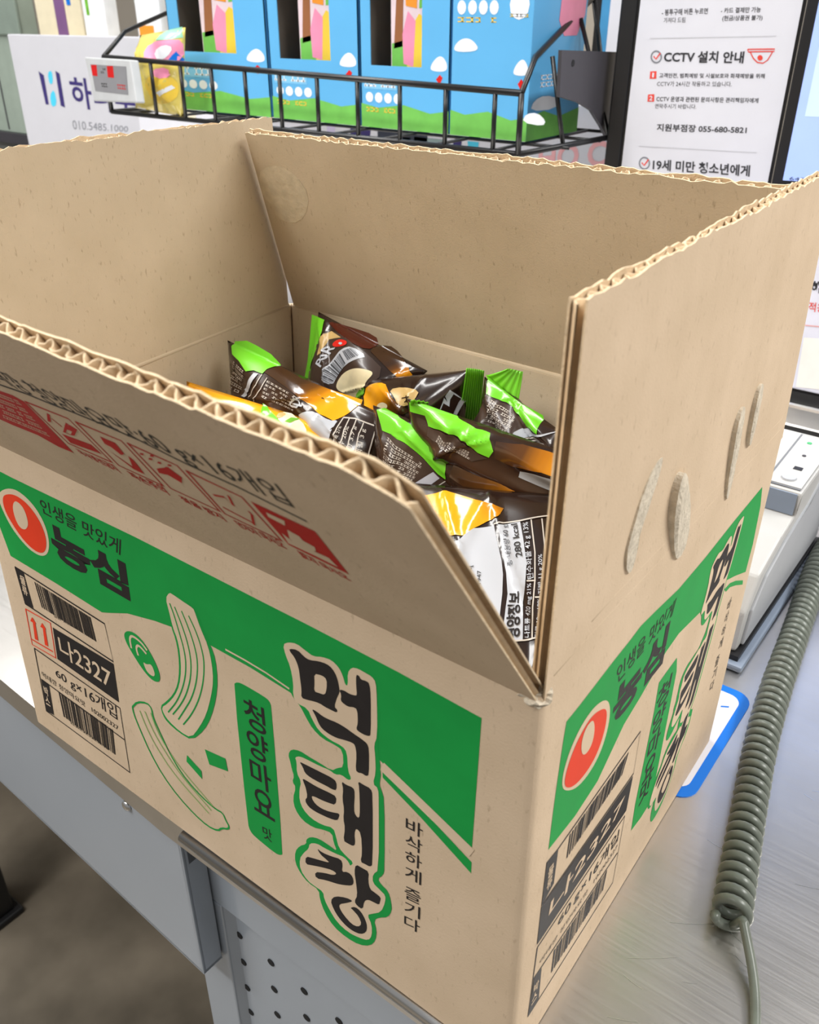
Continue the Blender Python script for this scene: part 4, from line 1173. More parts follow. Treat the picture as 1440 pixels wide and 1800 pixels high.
for s, q, m_, b_ in (
    ('영양정보', ((768, 1335), (800, 990), (880, 985), (878, 1320)), INK_K, .03),
    ('총 내용량 60 g', ((785, 810), (745, 510), (792, 503), (835, 800)), GREYP if False else BAR_K, 0),
    ('280 kcal', ((848, 742), (812, 502), (858, 495), (896, 732)), INK_K, .012),
    ('나트륨 420 mg 21%', ((908, 1315), (925, 930), (966, 925), (955, 1315)), FILM_W, .006),
    ('탄수화물 42 g 13%', ((930, 900), (892, 490), (945, 485), (985, 892)), FILM_W, .006),
    ('당류 19 g 19%', ((980, 1310), (1000, 1040), (1032, 1036), (1030, 1305)), FILM_W, .004),
    ('지방 11 g 20%', ((1005, 1005), (1003, 722), (1045, 716), (1050, 1000)), FILM_W, .004),
    ('트랜스지방', ((1058, 1300), (1068, 1060), (1090, 1060), (1085, 1300)), FILM_W, 0),
    ('8.7 g 25%', ((1080, 830), (1070, 560), (1105, 555), (1105, 825)), FILM_W, 0),
    ('1.26까지', ((488, 1045), (486, 808), (545, 800), (540, 1040)), INK_K, 0),
    ('84박현아1947', ((558, 1165), (565, 838), (602, 832), (600, 1160)), INK_K, 0)):
    text('table_text', I1, s, b7(*q), m_, bi, 4, b_, grid=GB)
microtext('small_print', I1, b7((900, 1640), (910, 1570), (1000, 1550), (990, 1660)), 3, 6, BAR_K, bi, 3, 15)

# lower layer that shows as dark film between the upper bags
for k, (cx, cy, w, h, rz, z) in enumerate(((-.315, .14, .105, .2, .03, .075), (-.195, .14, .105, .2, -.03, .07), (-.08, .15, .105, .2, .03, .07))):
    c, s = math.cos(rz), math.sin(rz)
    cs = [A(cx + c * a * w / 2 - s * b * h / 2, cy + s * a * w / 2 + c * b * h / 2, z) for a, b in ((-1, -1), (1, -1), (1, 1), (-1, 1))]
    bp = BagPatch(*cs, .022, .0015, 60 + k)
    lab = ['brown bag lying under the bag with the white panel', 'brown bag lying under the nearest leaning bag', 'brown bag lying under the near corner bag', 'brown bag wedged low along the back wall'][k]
    root = thing('snack_bag', A(cx, cy, z - .015), lab, 'snack bag', BGROUP)
    bm = bmesh.new(); S = 16; G = []
    for side in (1, -1):
        g = [[bm.verts.new(tuple(bp.P(i / S, j / S, 0, side))) for i in range(S + 1)] for j in range(S + 1)]
        for j in range(S):
            for i in range(S): bm.faces.new((g[j][i], g[j][i + 1], g[j + 1][i + 1], g[j + 1][i]))
    bmesh.ops.remove_doubles(bm, verts=bm.verts, dist=1e-6)
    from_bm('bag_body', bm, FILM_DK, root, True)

# ================================================================== right side of the counter
# coiled cord
CORD = mat('grey_green_cord', (106, 112, 103), 0.33, var=.10, scale=120)
cpx = [(1462, 950), (1440, 992), (1424, 1035), (1391, 1135), (1367, 1200), (1338, 1300), (1315, 1433), (1290, 1583), (1284, 1632)]
CR, WR = .0083, .0029
path = [at_z(p, CR + WR) for p in cpx]
path = smooth_loop(path, 3, False) if False else [A(*p) for p in path]
for _ in range(3):
    out = [path[0]]
    for a, b in zip(path, path[1:]): out += [a * .75 + b * .25, a * .25 + b * .75]
    path = out + [path[-1]]
seg = [0.0]
for a, b in zip(path, path[1:]): seg.append(seg[-1] + np.linalg.norm(b - a))
Ltot = seg[-1]
def along(s):
    s = min(max(s, 0), Ltot)
    i = max(0, min(len(seg) - 2, int(np.searchsorted(seg, s)) - 1))
    t = (s - seg[i]) / (seg[i + 1] - seg[i] + 1e-12)
    return path[i] * (1 - t) + path[i + 1] * t, unit(path[i + 1] - path[i])
pitch = .0079; turns = int(Ltot / pitch); SEG = 18
hel = []
for k in range(turns * SEG + 1):
    s = k / SEG * pitch; p, t = along(s)
    x = unit(np.cross(t, UP)); a = 2 * math.pi * k / SEG
    wob = 1 + .03 * math.sin(k * .013)
    hel.append(p + (x * math.cos(a) + UP * math.sin(a)) * CR * wob)
tail_px = [(1307, 1618), (1313, 1650), (1321, 1690), (1327, 1733), (1329, 1770), (1328, 1830), (1326, 1900)]
tz = [.016, .012, .008, .005, .0035, .003, .003]
tl_ = [at_z(p, z) for p, z in zip(tail_px, tz)]
for _ in range(2):
    out = [tl_[0]]
    for a, b in zip(tl_, tl_[1:]): out += [a * .75 + b * .25, a * .25 + b * .75]
    tl_ = out + [tl_[-1]]
cord = thing('coiled_cord', at_z((1300, 1560), 0), 'grey green coiled telephone style cord lying on the steel counter', 'cord')
tube('coil', hel, WR, CORD, cord, 8)
tube('straight_tail', [hel[-6]] + tl_, .0026, CORD, cord, 10)

# blue edged card lying half under the carton
card = thing('card', A(-.03, .27, 0), 'white card with a rounded blue border partly under the carton', 'card')
BLUE = mat('blue_print', (0, 112, 214), .4, var=.04)
def rrect(x0, y0, x1, y1, r, z, n=6):
    P = []
    for cx, cy, a0 in ((x1 - r, y1 - r, 0), (x0 + r, y1 - r, 90), (x0 + r, y0 + r, 180), (x1 - r, y0 + r, 270)):
        for k in range(n + 1):
            a = math.radians(a0 + 90 * k / n); P.append(A(cx + r * math.cos(a), cy + r * math.sin(a), z))
    return P
slab_poly('blue_border', rrect(-.075, .2085, .0105, .333, .013, .0006), (0, 0, -.0005), BLUE, card)
slab_poly('white_field', rrect(-.067, .2165, .0040, .3255, .009, .0009), (0, 0, -.0003), PAPER, card)
slab_poly('blue_mark', [A(-.006, .309, .0011), A(-.001, .312, .0011), A(-.0008, .3105, .0011), A(-.0058, .3075, .0011)], (0, 0, -.0002), BLUE, card)

# grey white desk terminal
dv = thing('desk_terminal', A(-.08, .5, 0), 'white and grey desk terminal with small button panel behind the carton', 'terminal')
box('base_plate', (-.150, .352, .0008), (-.0065, .58, .0065), mat('steel_blue_plastic', (128, 140, 158), .4), dv, .002)
box('shadow_gap', (-.148, .358, .0065), (-.012, .578, .011), BLACKP, dv)  # black block painted in for the shadow line under the housing
prof = [(.362, .011), (.366, .045), (.385, .070), (.43, .082), (.468, .083), (.468, .104), (.578, .109), (.578, .011)]
slab_poly('housing', [A(-.150, y, z) for y, z in prof], (.134, 0, 0), WHITEP, dv, .0025)
slab_poly('side_cover', [A(-.0165, y, z) for y, z in [(.372, .013), (.378, .042), (.40, .062), (.44, .074), (.50, .080), (.55, .096), (.575, .100), (.575, .013)]], (.003, 0, 0), GREYP, dv, .001)
slab_poly('front_bezel', [A(-.148, .4670, .084), A(-.019, .4670, .084), A(-.019, .4670, .103), A(-.148, .4670, .103)], (0, -.0012, 0), mat('steel_blue_plastic', (128, 140, 158), .4), dv)
zt = lambda y: .104 + (y - .468) / .11 * .005
PANEL_E = mat('panel_edge_grey', (112, 114, 118), .5)
slab_poly('button_panel_edge', [A(-.0475, .471, zt(.471) + .0002), A(-.0185, .471, zt(.471) + .0002), A(-.0185, .572, zt(.572) + .0002), A(-.0475, .572, zt(.572) + .0002)], (0, 0, .0008), PANEL_E, dv)
slab_poly('button_panel', [A(-.0455, .473, zt(.473) + .0008), A(-.0185, .473, zt(.473) + .0008), A(-.0185, .570, zt(.570) + .0008), A(-.0455, .570, zt(.570) + .0008)], (0, 0, .0008), WHITEP, dv)
def disc(name, c, r, h, material, parent, seg=20):
    bm = bmesh.new(); bmesh.ops.create_cone(bm, cap_ends=True, segments=seg, radius1=r, radius2=r * .92, depth=h, matrix=Matrix.Translation(c)); return from_bm(name, bm, material, parent)
disc('feed_button', (-.032, .485, zt(.485) + .0022), .0062, .0016, GREYP, dv)
box('indicator', (-.034, .502, zt(.505) + .0014), (-.027, .508, zt(.505) + .0020), BLACKP, dv)
disc('indicator', (-.033, .530, zt(.53) + .0018), .0018, .001, DGREY, dv)
disc('indicator', (-.036, .556, zt(.556) + .0018), .0022, .001, mat('green_led', (70, 170, 110), .4), dv)
# navy box beside it
nb = thing('navy_box', A(.045, .64, 0), 'dark navy blue box at the right edge behind the terminal', 'box')
box('case', (.004, .585, .0005), (.10, .70, .085), mat('navy_plastic', (28, 38, 62), .4), nb, .004)
box('lid', (.002, .583, .085), (.102, .702, .096), mat('navy_plastic', (28, 38, 62), .4), nb, .003)

# ================================================================== self checkout stand, posters, screen
dP = unit(A(.964, .267, 0)); nP = unit(A(.267, -.964, 0))
o_p = at_y((1108, 160), .88)
def pp(s, z, d=0.0): return A(o_p[0], o_p[1], 0) + dP * s + nP * d + UP * z
sR = (at_plane((1381, 160), o_p, nP) - A(o_p[0], o_p[1], 0)) @ dP
po = thing('notice_poster', pp(sR / 2, .03), 'white notice sheet with CCTV text in a black stand', 'poster')
slab_poly('backing', [pp(-.004, .02, -.002), pp(sR + .004, .02, -.002), pp(sR + .004, .66, -.002), pp(-.004, .66, -.002)], -nP * .012, BLACKP, po)
sheet_o = slab_poly('paper_sheet', [pp(0, .03), pp(sR, .03), pp(sR, .65), pp(0, .65)], -nP * .001, PAPER, po)
PP = Patch(pp(0, .03, .0001), pp(sR, .03, .0001), pp(sR, .65, .0001), pp(0, .65, .0001))
INK_T = mat('poster_ink', (44, 44, 50), .6); INK_PR = mat('poster_red', (224, 66, 52), .6); INK_GL = mat('poster_rule', (196, 196, 202), .6); INK_G2 = mat('poster_grey', (120, 122, 130), .6)
def d4(*p): return C_(1040, 0, 3.6, p)
def pt(s, q, m_=INK_T, b_=0.0, ly=2): return text('notice_text', PP, s, d4(*q), m_, sheet_o, ly, b_)
pt('- 봉투구매 버튼 누르면', ((445, 58), (738, 50), (735, 88), (445, 100)), b_=.01)
pt('가져다 드림', ((458, 112), (595, 108), (592, 142), (456, 146)))
pt('- 카드 결제만 가능', ((820, 50), (1075, 42), (1070, 78), (818, 84)), b_=.01)
pt('(현금/상품권 불가)', ((830, 98), (1085, 95), (1080, 132), (826, 138)), b_=.01)
strokes('rule', PP, [d4((370, 243), (1170, 228))], .0008, INK_GL, sheet_o, 2)
pt('CCTV 설치 안내', ((462, 322), (970, 325), (960, 402), (456, 395)), b_=.03)
for cx, cy, r in ((410, 360, 32), (335, 1033, 32)):
    strokes('check_ring', PP, [d4(*[(cx + r * math.cos(a), cy + r * 1.15 * math.sin(a)) for a in [i * math.pi / 8 for i in range(17)]])], .0016, INK_G2, sheet_o, 2)
    strokes('check_tick', PP, [d4((cx - 16, cy - 4), (cx - 2, cy + 14), (cx + 26, cy - 24))], .0016, INK_PR, sheet_o, 3)
strokes('camera_symbol', PP, [d4((988, 312), (1160, 310), (1158, 325), (992, 328), (988, 312)), d4((1005, 330), (1025, 370), (1050, 395), (1085, 400), (1115, 380), (1145, 330))], .0012, INK_PR, sheet_o, 2)
poly('camera_lens', PP, d4(*[(1067 + 17 * math.cos(i * math.pi / 6), 366 + 18 * math.sin(i * math.pi / 6)) for i in range(12)]), INK_PR, sheet_o, 2)
poly('number_box', PP, d4((372, 452), (412, 450), (410, 498), (368, 498)), INK_PR, sheet_o, 2)
poly('number_box', PP, d4((358, 598), (398, 596), (396, 643), (354, 643)), INK_PR, sheet_o, 2)
pt('1', ((385, 460), (397, 460), (395, 490), (383, 490)), PAPER, .02, 3); pt('2', ((367, 606), (388, 606), (385, 636), (364, 636)), PAPER, .02, 3)
pt('고객안전, 범죄예방 및 시설보호와 화재예방을 위해', ((430, 462), (1098, 466), (1095, 498), (428, 494)), b_=.012)
pt('CCTV가 24시간 작동하고 있습니다.', ((416, 514), (890, 516), (886, 548), (414, 546)))
pt('CCTV 운영과 관련된 문의사항은 관리책임자에게', ((412, 608), (1058, 620), (1054, 652), (410, 642)), b_=.012)
pt('연락주시기 바랍니다.', ((403, 656), (665, 660), (662, 690), (400, 686)))
pt('지원부점장 055-680-5821', ((416, 782), (985, 800), (980, 846), (412, 830)), b_=.02)
strokes('rule', PP, [d4((300, 925), (1045, 966))], .0008, INK_GL, sheet_o, 2)
pt('19세 미만 청소년에게', ((390, 1005), (1006, 1045), (1000, 1118), (386, 1076)), b_=.025)

ks = thing('checkout_stand', pp(-.02, -.0), 'black upright post and frame of the self checkout holding basket and screen', 'stand')
sL = (at_plane((1066, 250), o_p, nP) - A(o_p[0], o_p[1], 0)) @ dP
slab_poly('post', [pp(sL, .0), pp(-.003, .0), pp(-.003, .72), pp(sL, .72)], -nP * .03, BLACKP, ks, .002)
slab_poly('foot', [pp(sL - .03, .0, .05), pp(.03, .0, .05), pp(.03, .0, -.1), pp(sL - .03, .0, -.1)], UP * .008, BLACKP, ks)
# rear channel seen left of the post
for (xa, xb, m_) in ((1046, 1056, BLACKP), (1056, 1071, mat('blue_strip', (62, 140, 190), .5)), (1071, 1092, PAPER)):
    a = at_y((xa, 30), 1.15); b = at_y((xb, 30), 1.15)
    box('rear_strip', (a[0], 1.15, .0), (b[0], 1.17, .7), m_, ks)
# screen
mo = thing('checkout_screen', pp(sR + .1, .12), 'touch screen with pale blue display beside the notice poster', 'screen')
sB0 = sR + .0045; zB = at_plane((1367, 323), o_p, nP)[2]
sS = (at_plane((1408, 160), o_p, nP) - A(o_p[0], o_p[1], 0)) @ dP
zS = at_plane((1380, 316), o_p, nP)[2]
slab_poly('bezel', [pp(sB0, zB - .004, .004), pp(sB0 + .36, zB - .004, .004), pp(sB0 + .36, .72, .004), pp(sB0, .72, .004)], -nP * .03, BLACKP, mo, .002)
SCREEN = mat('screen_blue', (150, 172, 232), .3, emit=.55, var=.03)
SCREEN2 = mat('screen_pale', (176, 196, 240), .3, emit=.6, var=.02)
slab_poly('display', [pp(sS, zS, .0046), pp(sS + .32, zS, .0046), pp(sS + .32, .70, .0046), pp(sS, .70, .0046)], -nP * .002, SCREEN, mo)
PS = Patch(pp(sS, zS, .0048), pp(sS + .32, zS, .0048), pp(sS + .32, .70, .0048), pp(sS, .70, .0048))
poly('display_block', PS, [(.03, .16), (.97, .16), (.97, .95), (.03, .95)], SCREEN2, mo, 1, px=False)
text('display_text', PS, '643.0', d4((1255, 1118), (1400, 1130), (1398, 1152), (1252, 1140)), INK_T, mo, 2)
slab_poly('arm', [pp(sB0 + .12, .0, -.02), pp(sB0 + .18, .0, -.02), pp(sB0 + .18, zB + .05, -.02), pp(sB0 + .12, zB + .05, -.02)], -nP * .03, BLACKP, mo)

# lower board with price notice and scanner ledge right of the carton
nbp = thing('price_board', at_y((1420, 690), .78), 'white notice board with black and red lettering at the right edge', 'sign')
YB = .78
a_ = at_y((1385, 600), YB); zt_ = at_y((1440, 425), YB)[2]; zb_ = at_y((1396, 684), YB)[2]
box('board', (a_[0] - .12, YB, zb_), (a_[0] + .35, YB + .015, zt_ + .02), mat('lilac_white', (226, 226, 240), .4), nbp, .002)
PBd = Patch(A(a_[0] - .12, YB - .0002, zb_), A(a_[0] + .35, YB - .0002, zb_), A(a_[0] + .35, YB - .0002, zt_ + .02), A(a_[0] - .12, YB - .0002, zt_ + .02))
def f5(*p): return C_(1140, 300, 3.0, p)
poly('lit_window', PBd, f5((820, 880), (1000, 890), (1000, 1165), (778, 1140)), mat('warm_white', (246, 244, 238), .4), nbp, 2)
text('board_text', PBd, '해', f5((862, 578), (915, 585), (908, 650), (855, 642)), INK_T, nbp, 2, .03)
text('board_text', PBd, '적용', f5((848, 692), (935, 700), (930, 750), (842, 742)), INK_PR, nbp, 2, .01)
strokes('board_rule', PBd, [f5((825, 815), (960, 828))], .0012, mat('pink_rule', (232, 170, 170), .6), nbp, 2)
lg = thing('scanner_ledge', at_y((1420, 710), YB - .04), 'black slot and brushed steel rail below the price board', 'rail')
z0 = zb_ - .002
xl = a_[0] - .12
box('slot', (xl, YB - .002, z0 - .011), (xl + .47, YB + .02, z0), BLACKP, lg)
box('steel_rail', (xl, YB - .012, z0 - .038), (xl + .47, YB + .02, z0 - .011), STEEL_L, lg, .004)
box('undercut', (xl, YB - .004, z0 - .052), (xl + .47, YB + .02, z0 - .038), BLACKP, lg)
box('plinth', (xl, YB - .006, .0), (xl + .47, YB + .02, z0 - .052), mat('lavender_panel', (196, 194, 200), .4), lg)

# ================================================================== wire basket with packets
YF = .70; YK = .95
bk = thing('wire_basket', at_y((600, 230), YF), 'black wire display basket hung from the stand', 'basket')
tL = at_y((182, 100), YF); tR = at_y((917, 164), YF); zr = (tL[2] + tR[2]) / 2 + .000
xl_, xr_ = tL[0], tR[0]; zb = at_y((917, 272), YF)[2]
zL, zR_ = tL[2], tR[2]
def zrail(x): return zL + (zR_ - zL) * (x - xl_) / (xr_ - xl_)
WRR = .0028
tube('top_rail', [A(xl_, YF, zL), A(xr_, YF, zR_)], .0036, BLACKM, bk)
tube('bottom_rail', [A(xl_, YF, zb), A(xr_, YF, zb)], .0034, BLACKM, bk)
for px in (265, 317, 371, 430, 491, 557, 628, 703, 784, 871):
    p = at_y((px, 115 + (px - 240) * .075), YF)
    tube('wire', [A(p[0], YF, zrail(p[0])), A(p[0], YF, zb)], WRR, BLACKM, bk)
for x in (xl_, xr_): tube('corner_wire', [A(x, YF, zrail(x)), A(x, YF, zb)], .0034, BLACKM, bk)
for x in (xl_, xr_):
    tube('side_arm', [A(x, YF, zrail(x)), A(x - .02, YF + .06, zrail(x) + .032), A(x - .05, YK, .452)], .0034, BLACKM, bk)
    tube('side_rail', [A(x, YF, zb), A(x + .028, YK, zb + .002)], .0034, BLACKM, bk)
    tube('back_wire', [A(x - .01, YK, zb), A(x - .05, YK, .452)], .0034, BLACKM, bk)
for f_ in (.35, .75):
    y = YF + (YK - YF) * f_
    tube('side_wire', [A(xr_ + .028 * f_, y, zb), A(xr_ + .004 - .05 * f_, y, zrail(xr_) + (.452 - zrail(xr_)) * f_)], WRR, BLACKM, bk)
for k in range(9):
    x = xl_ + (xr_ - xl_) * (k + .5) / 9
    tube('floor_wire', [A(x, YF, zb - .0005), A(x, YK, zb - .0005)], .002, BLACKM, bk)
for f_ in (.33, .66, 1):
    y = YF + (YK - YF) * f_
    tube('floor_wire', [A(xl_, y, zb - .0005), A(xr_ + .02, y, zb - .0005)], .002, BLACKM, bk)
# bracket plate
o_b = at_x((1040, 150), xr_ + .018); n_b = unit(A(1, .12, 0))
brk = [at_plane(p, o_b, n_b) for p in [(988, 88), (1104, 92), (1096, 250), (1068, 243), (1056, 220), (1040, 194), (1018, 180), (984, 170)]]
slab_poly('bracket', brk, -n_b * .004, DGREY, bk)
h_ = at_plane((1007, 111), o_b, n_b)
bm = bmesh.new(); bmesh.ops.create_cone(bm, cap_ends=True, segments=14, radius1=.0035, radius2=.0035, depth=.001, matrix=Matrix.Translation((h_ + A(.0003, 0, 0)).tolist()) @ Matrix.Rotation(math.pi / 2, 4, 'Y')); from_bm('slot_hole', bm, HOLE, bk)

# blue packets
BX = mat('packet_blue', (96, 176, 228), .38, var=.04, scale=8, coat=.2)
BXL = mat('packet_light_blue', (128, 196, 236), .38, var=.03, coat=.2)
GRS = mat('packet_grass', (112, 188, 84), .4, var=.12, scale=40, coat=.2)
CLD = mat('packet_white', (236, 240, 246), .4, coat=.2)
YEL = mat('packet_yellow', (240, 204, 70), .4, coat=.2)
PNK = mat('packet_pink', (238, 146, 180), .4, coat=.2)
BRN = mat('packet_brown', (150, 96, 60), .4)
ORG = mat('packet_orange', (240, 152, 48), .4)
BEI = mat('packet_inside', (150, 138, 126), .7)
PNK2 = mat('packet_pale_pink', (226, 206, 214), .5)
CLEAR = mat('window_film', (230, 232, 236), .08, var=.01, coat=.5)
PG = 'blue picture packets in the wire basket'
def packet(label, pxl, pxr, side_px, window=True, yoff=.075, dy=.10, ztop=.50):
    """carton packet: front between the two photo columns at the basket front"""
    yf = YF + yoff
    yb_at = at_y((pxl, 195), yf); yr = at_y((pxr, 220), yf)
    x0, x1 = yb_at[0], yr[0]; z0 = zb + .003
    root = thing('snack_packet', A((x0 + x1) / 2, yf + dy / 2, z0), label, 'packet', PG)
    bm = bmesh.new()
    P = Patch(A(x0, yf - .0001, z0), A(x1, yf - .0001, z0), A(x1, yf - .0001, ztop), A(x0, yf - .0001, ztop))
    h = ztop - z0
    if window:
        wx0, wx1 = x0 + (x1 - x0) * .12, x0 + (x1 - x0) * .70; wz0 = zrail((x0 + x1) / 2) + .011
        # front with window opening
        for (a, b, c, d) in ((x0, wx0, z0, ztop), (wx1, x1, z0, ztop), (wx0, wx1, z0, wz0), (wx0, wx1, ztop - .02, ztop)):
            bm_box(bm, (a, yf, c), (b, yf + .0012, d))
        bm_box(bm, (x0, yf, z0), (x0 + .0012, yf + dy, ztop)); bm_box(bm, (x1 - .0012, yf, z0), (x1, yf + dy, ztop))
        bm_box(bm, (x0, yf, z0), (x1, yf + dy, z0 + .0012)); bm_box(bm, (x0, yf, ztop - .0012), (x1, yf + dy, ztop))
        body = from_bm('carton', bm, BX, root)
        box('back_panel', (x0 + .0012, yf + dy - .001, z0), (x1 - .0012, yf + dy, ztop), BEI, root)
        for xx in (x0 + .0014, x1 - .0022): box('lining', (xx, yf + .0014, z0 + .002), (xx + .0008, yf + dy - .001, ztop - .002), BEI, root)
        pic = box('picture_card', (wx0 + (wx1 - wx0) * .30, yf + .012, z0 + .004), (wx1 + .004, yf + .014, ztop - .004), PNK2, root)
        PC = Patch(A(wx0, yf + .0118, wz0 - .02), A(wx1 + .004, yf + .0118, wz0 - .02), A(wx1 + .004, yf + .0118, wz0 + .12), A(wx0, yf + .0118, wz0 + .12))
        poly('picture_grass', PC, [(.30, 0), (1, 0), (1, .2), (.6, .36), (.30, .32)], GRS, pic, 1, px=False)
        poly('picture_trunk', PC, [(.34, .28), (.5, .3), (.52, .75), (.40, .8)], BRN, pic, 1, px=False)
        poly('picture_field', PC, [(.58, .05), (1, .05), (1, .5), (.8, .56), (.6, .4)], YEL, pic, 1.5, px=False)
        poly('picture_field', PC, [(.52, .16), (.7, .14), (.74, .5), (.6, .58), (.5, .4)], PNK, pic, 2, px=False)
        poly('picture_field', PC, [(.56, .62), (.76, .6), (.78, .95), (.54, .95)], ORG, pic, 2, px=False)
        poly('picture_field', PC, [(.8, .6), (1, .62), (1, .85), (.82, .85)], GRS, pic, 2, px=False)
    else:
        bm_box(bm, (x0, yf, z0), (x1, yf + dy, ztop), .0008)
        body = from_bm('carton', bm, BX, root)
    g = .022 / h
    poly('grass_print', P, [(0, 0), (1, 0), (1, g * 1.2), (.8, g * 1.0), (.5, g * 1.35), (.2, g * 1.1), (0, g * 1.3)], GRS, body, 1, px=False)
    poly('cloud_print', P, [(.80, g * 3.2), (.97, g * 3.2), (.98, g * 3.6), (.92, g * 4.0), (.86, g * 3.9), (.80, g * 3.5)], CLD, body, 1, px=False, sm=2)
    poly('heart_print', P, [(.86, g * 2.8), (.90, g * 3.05), (.93, g * 2.9), (.90, g * 2.5)], RED_F, body, 2, px=False)
    if window:
        poly('badge_print', P, [(.04, g * 2.1), (.42, g * 2.1), (.42, g * 2.6), (.04, g * 2.6)], BXL, body, 1, px=False)
        for k in range(4):
            cx = .1 + k * .11
            poly('round_badge', P, [(cx + .045 * math.cos(a * .5236), g * 1.65 + .0062 / h * math.sin(a * .5236)) for a in range(12)], CLD, body, 2, px=False)
        microtext('packet_print', P, [(.04, g * 2.7), (.44, g * 2.7), (.44, g * 2.1), (.04, g * 2.1)], 1, 7, CLD, body, 2, 3, px=False, fill=.8)
        microtext('packet_print', P, [(.06, g * 1.1), (.44, g * 1.1), (.44, g * .8), (.06, g * .8)], 1, 7, YEL, body, 2, 5, px=False, fill=.8)
    else:
        zc = zrail(x1) + .03
        for k in range(4):
            p = P.inv((812 + k * 19, 13)); r = .0062
            poly('round_badge', P, [(p[0] + r / P.lu * math.cos(a * .5236), p[1] + r * 1.2 / P.lv * math.sin(a * .5236)) for a in range(12)], CLD, body, 2, px=False)
        microtext('packet_print', P, [(805, 30), (880, 31), (880, 42), (805, 41)], 1, 5, YEL, body, 2, 5, fill=.8)
        microtext('packet_print', P, [(897, 24), (932, 25), (932, 32), (897, 31)], 1, 4, YEL, body, 2, 6, fill=.8)
        p = P.inv((914, 8))
        poly('round_badge', P, [(p[0] + .013 / P.lu * math.cos(a * .5236), p[1] + .015 / P.lv * math.sin(a * .5236)) for a in range(12)], CLD, body, 2, px=False)
        SP = Patch(A(x1 + .0001, yf, z0), A(x1 + .0001, yf + dy, z0), A(x1 + .0001, yf + dy, ztop), A(x1 + .0001, yf, ztop))
        poly('grass_print', SP, [(0, 0), (1, 0), (1, g * 1.3), (.6, g * 1.0), (.3, g * 1.4), (0, g * 1.2)], GRS, body, 1, px=False)
        poly('cloud_print', SP, [(.04, g * 1.5), (.5, g * 1.4), (.6, g * 1.9), (.3, g * 2.2), (.1, g * 2.0)], CLD, body, 2, px=False, sm=1)
        microtext('packet_print', SP, [(.2, g * 3.2), (.8, g * 3.2), (.8, g * 2.5), (.2, g * 2.5)], 2, 7, CLD, body, 2, 9, px=False, fill=.7)
        poly('side_picture', SP, [(.45, g * 5), (.95, g * 5), (.98, g * 9), (.5, g * 8)], PNK, body, 2, px=False, sm=1)
        poly('cloud_print', P, [(798, 92), (800, 78), (815, 66), (832, 70), (845, 90)], CLD, body, 2, sm=2)
        poly('cloud_print', P, [(918, 215), (925, 200), (945, 198), (960, 212), (955, 222)], CLD, body, 2, sm=1)
    return root
packet('blue packet with picture window next to the bright sweets bag', 313, 478, 0)
packet('blue packet with picture window, second from the sweets bag', 481, 633, 0)
packet('blue packet with picture window beside the turned packet', 636, 788, 0)
packet('blue packet turned to show its plain printed back with round badges', 792, 926, 0, window=False, dy=.13)

# bright sweets bag at the left end of the basket
cs = [at_y(p, YF + .03) for p in [(238, 190), (322, 205), (326, 48), (246, 62)]]
rt = thing('sweets_bag', (cs[0] + cs[1]) / 2, 'glossy multicoloured sweets bag at the left end of the basket', 'sweets bag')
SB = BagPatch(*cs, .02, .003, 71)
bm = bmesh.new(); S = 22; G = []
for side in (1, -1):
    g = [[bm.verts.new(tuple(SB.P(i / S, j / S, 0, side))) for i in range(S + 1)] for j in range(S + 1)]
    for j in range(S):
        for i in range(S): bm.faces.new((g[j][i], g[j][i + 1], g[j + 1][i + 1], g[j + 1][i]))
bmesh.ops.remove_doubles(bm, verts=bm.verts, dist=1e-6)
sbody = from_bm('bag_body', bm, mat('sweets_film', (238, 214, 110), .15, var=.25, scale=14, coat=.5), rt, True)
def a1(*p): return C_(0, 0, 2.88, p)
poly('pink_area', SB, a1((720, 280), (760, 215), (850, 200), (930, 200), (930, 300), (850, 320), (760, 320)), PNK, sbody, 2, sm=1, grid=20)
poly('mint_area', SB, a1((790, 205), (860, 150), (925, 135), (930, 190), (850, 200)), mat('mint_film', (150, 206, 176), .2, coat=.4), sbody, 2, grid=20)
poly('blue_area', SB, a1((850, 310), (895, 260), (930, 300), (930, 325)), BLUE, sbody, 3, grid=20)
poly('white_area', SB, a1((780, 260), (830, 225), (880, 240), (850, 290), (800, 310)), CLD, sbody, 3, sm=1, grid=20)
poly('yellow_area', SB, a1((720, 420), (800, 370), (900, 400), (910, 480), (860, 525), (790, 525)), YEL, sbody, 2, sm=1, grid=20)
poly('white_area', SB, a1((790, 470), (870, 430), (890, 445), (810, 490)), CLD, sbody, 3, grid=20)
poly('pink_area', SB, a1((770, 350), (850, 340), (870, 390), (790, 400)), PNK, sbody, 3, sm=1, grid=20)

# electronic price tag clipped to the rail
pa = thing('price_tag', at_y((200, 178), YF - .012), 'grey electronic shelf price tag clipped to the basket rail', 'price tag')
tq = [at_plane(p, A(tL[0], YF - .02, tL[2]), unit(A(-.18, -1, .10))) for p in [(165, 178), (240, 181), (228, 105), (148, 100)]]
dn = unit(np.cross(tq[1] - tq[0], tq[3] - tq[0])); dn = -dn if dn @ (CAM - tq[0]) > 0 else dn
slab_poly('case', tq, dn * .014, mat('tag_white', (186, 188, 190), .4), pa, .002)
TP = Patch(*tq)
poly('display', TP, [(159, 113), (222, 117), (226, 167), (168, 160)], mat('epaper_grey', (128, 128, 132), .5), pa, 2)
poly('red_field', TP, [(160, 114), (170, 114), (172, 134), (163, 133)], INK_DR, pa, 3)
poly('red_field', TP, [(188, 116), (199, 116), (201, 137), (190, 136)], INK_DR, pa, 3)
microtext('tag_print', TP, [(176, 120), (187, 120), (189, 132), (178, 131)], 2, 3, INK_K, pa, 3, 2)
microtext('tag_print', TP, [(178, 146), (195, 147), (196, 156), (180, 154)], 1, 4, INK_K, pa, 3, 3, fill=.8)
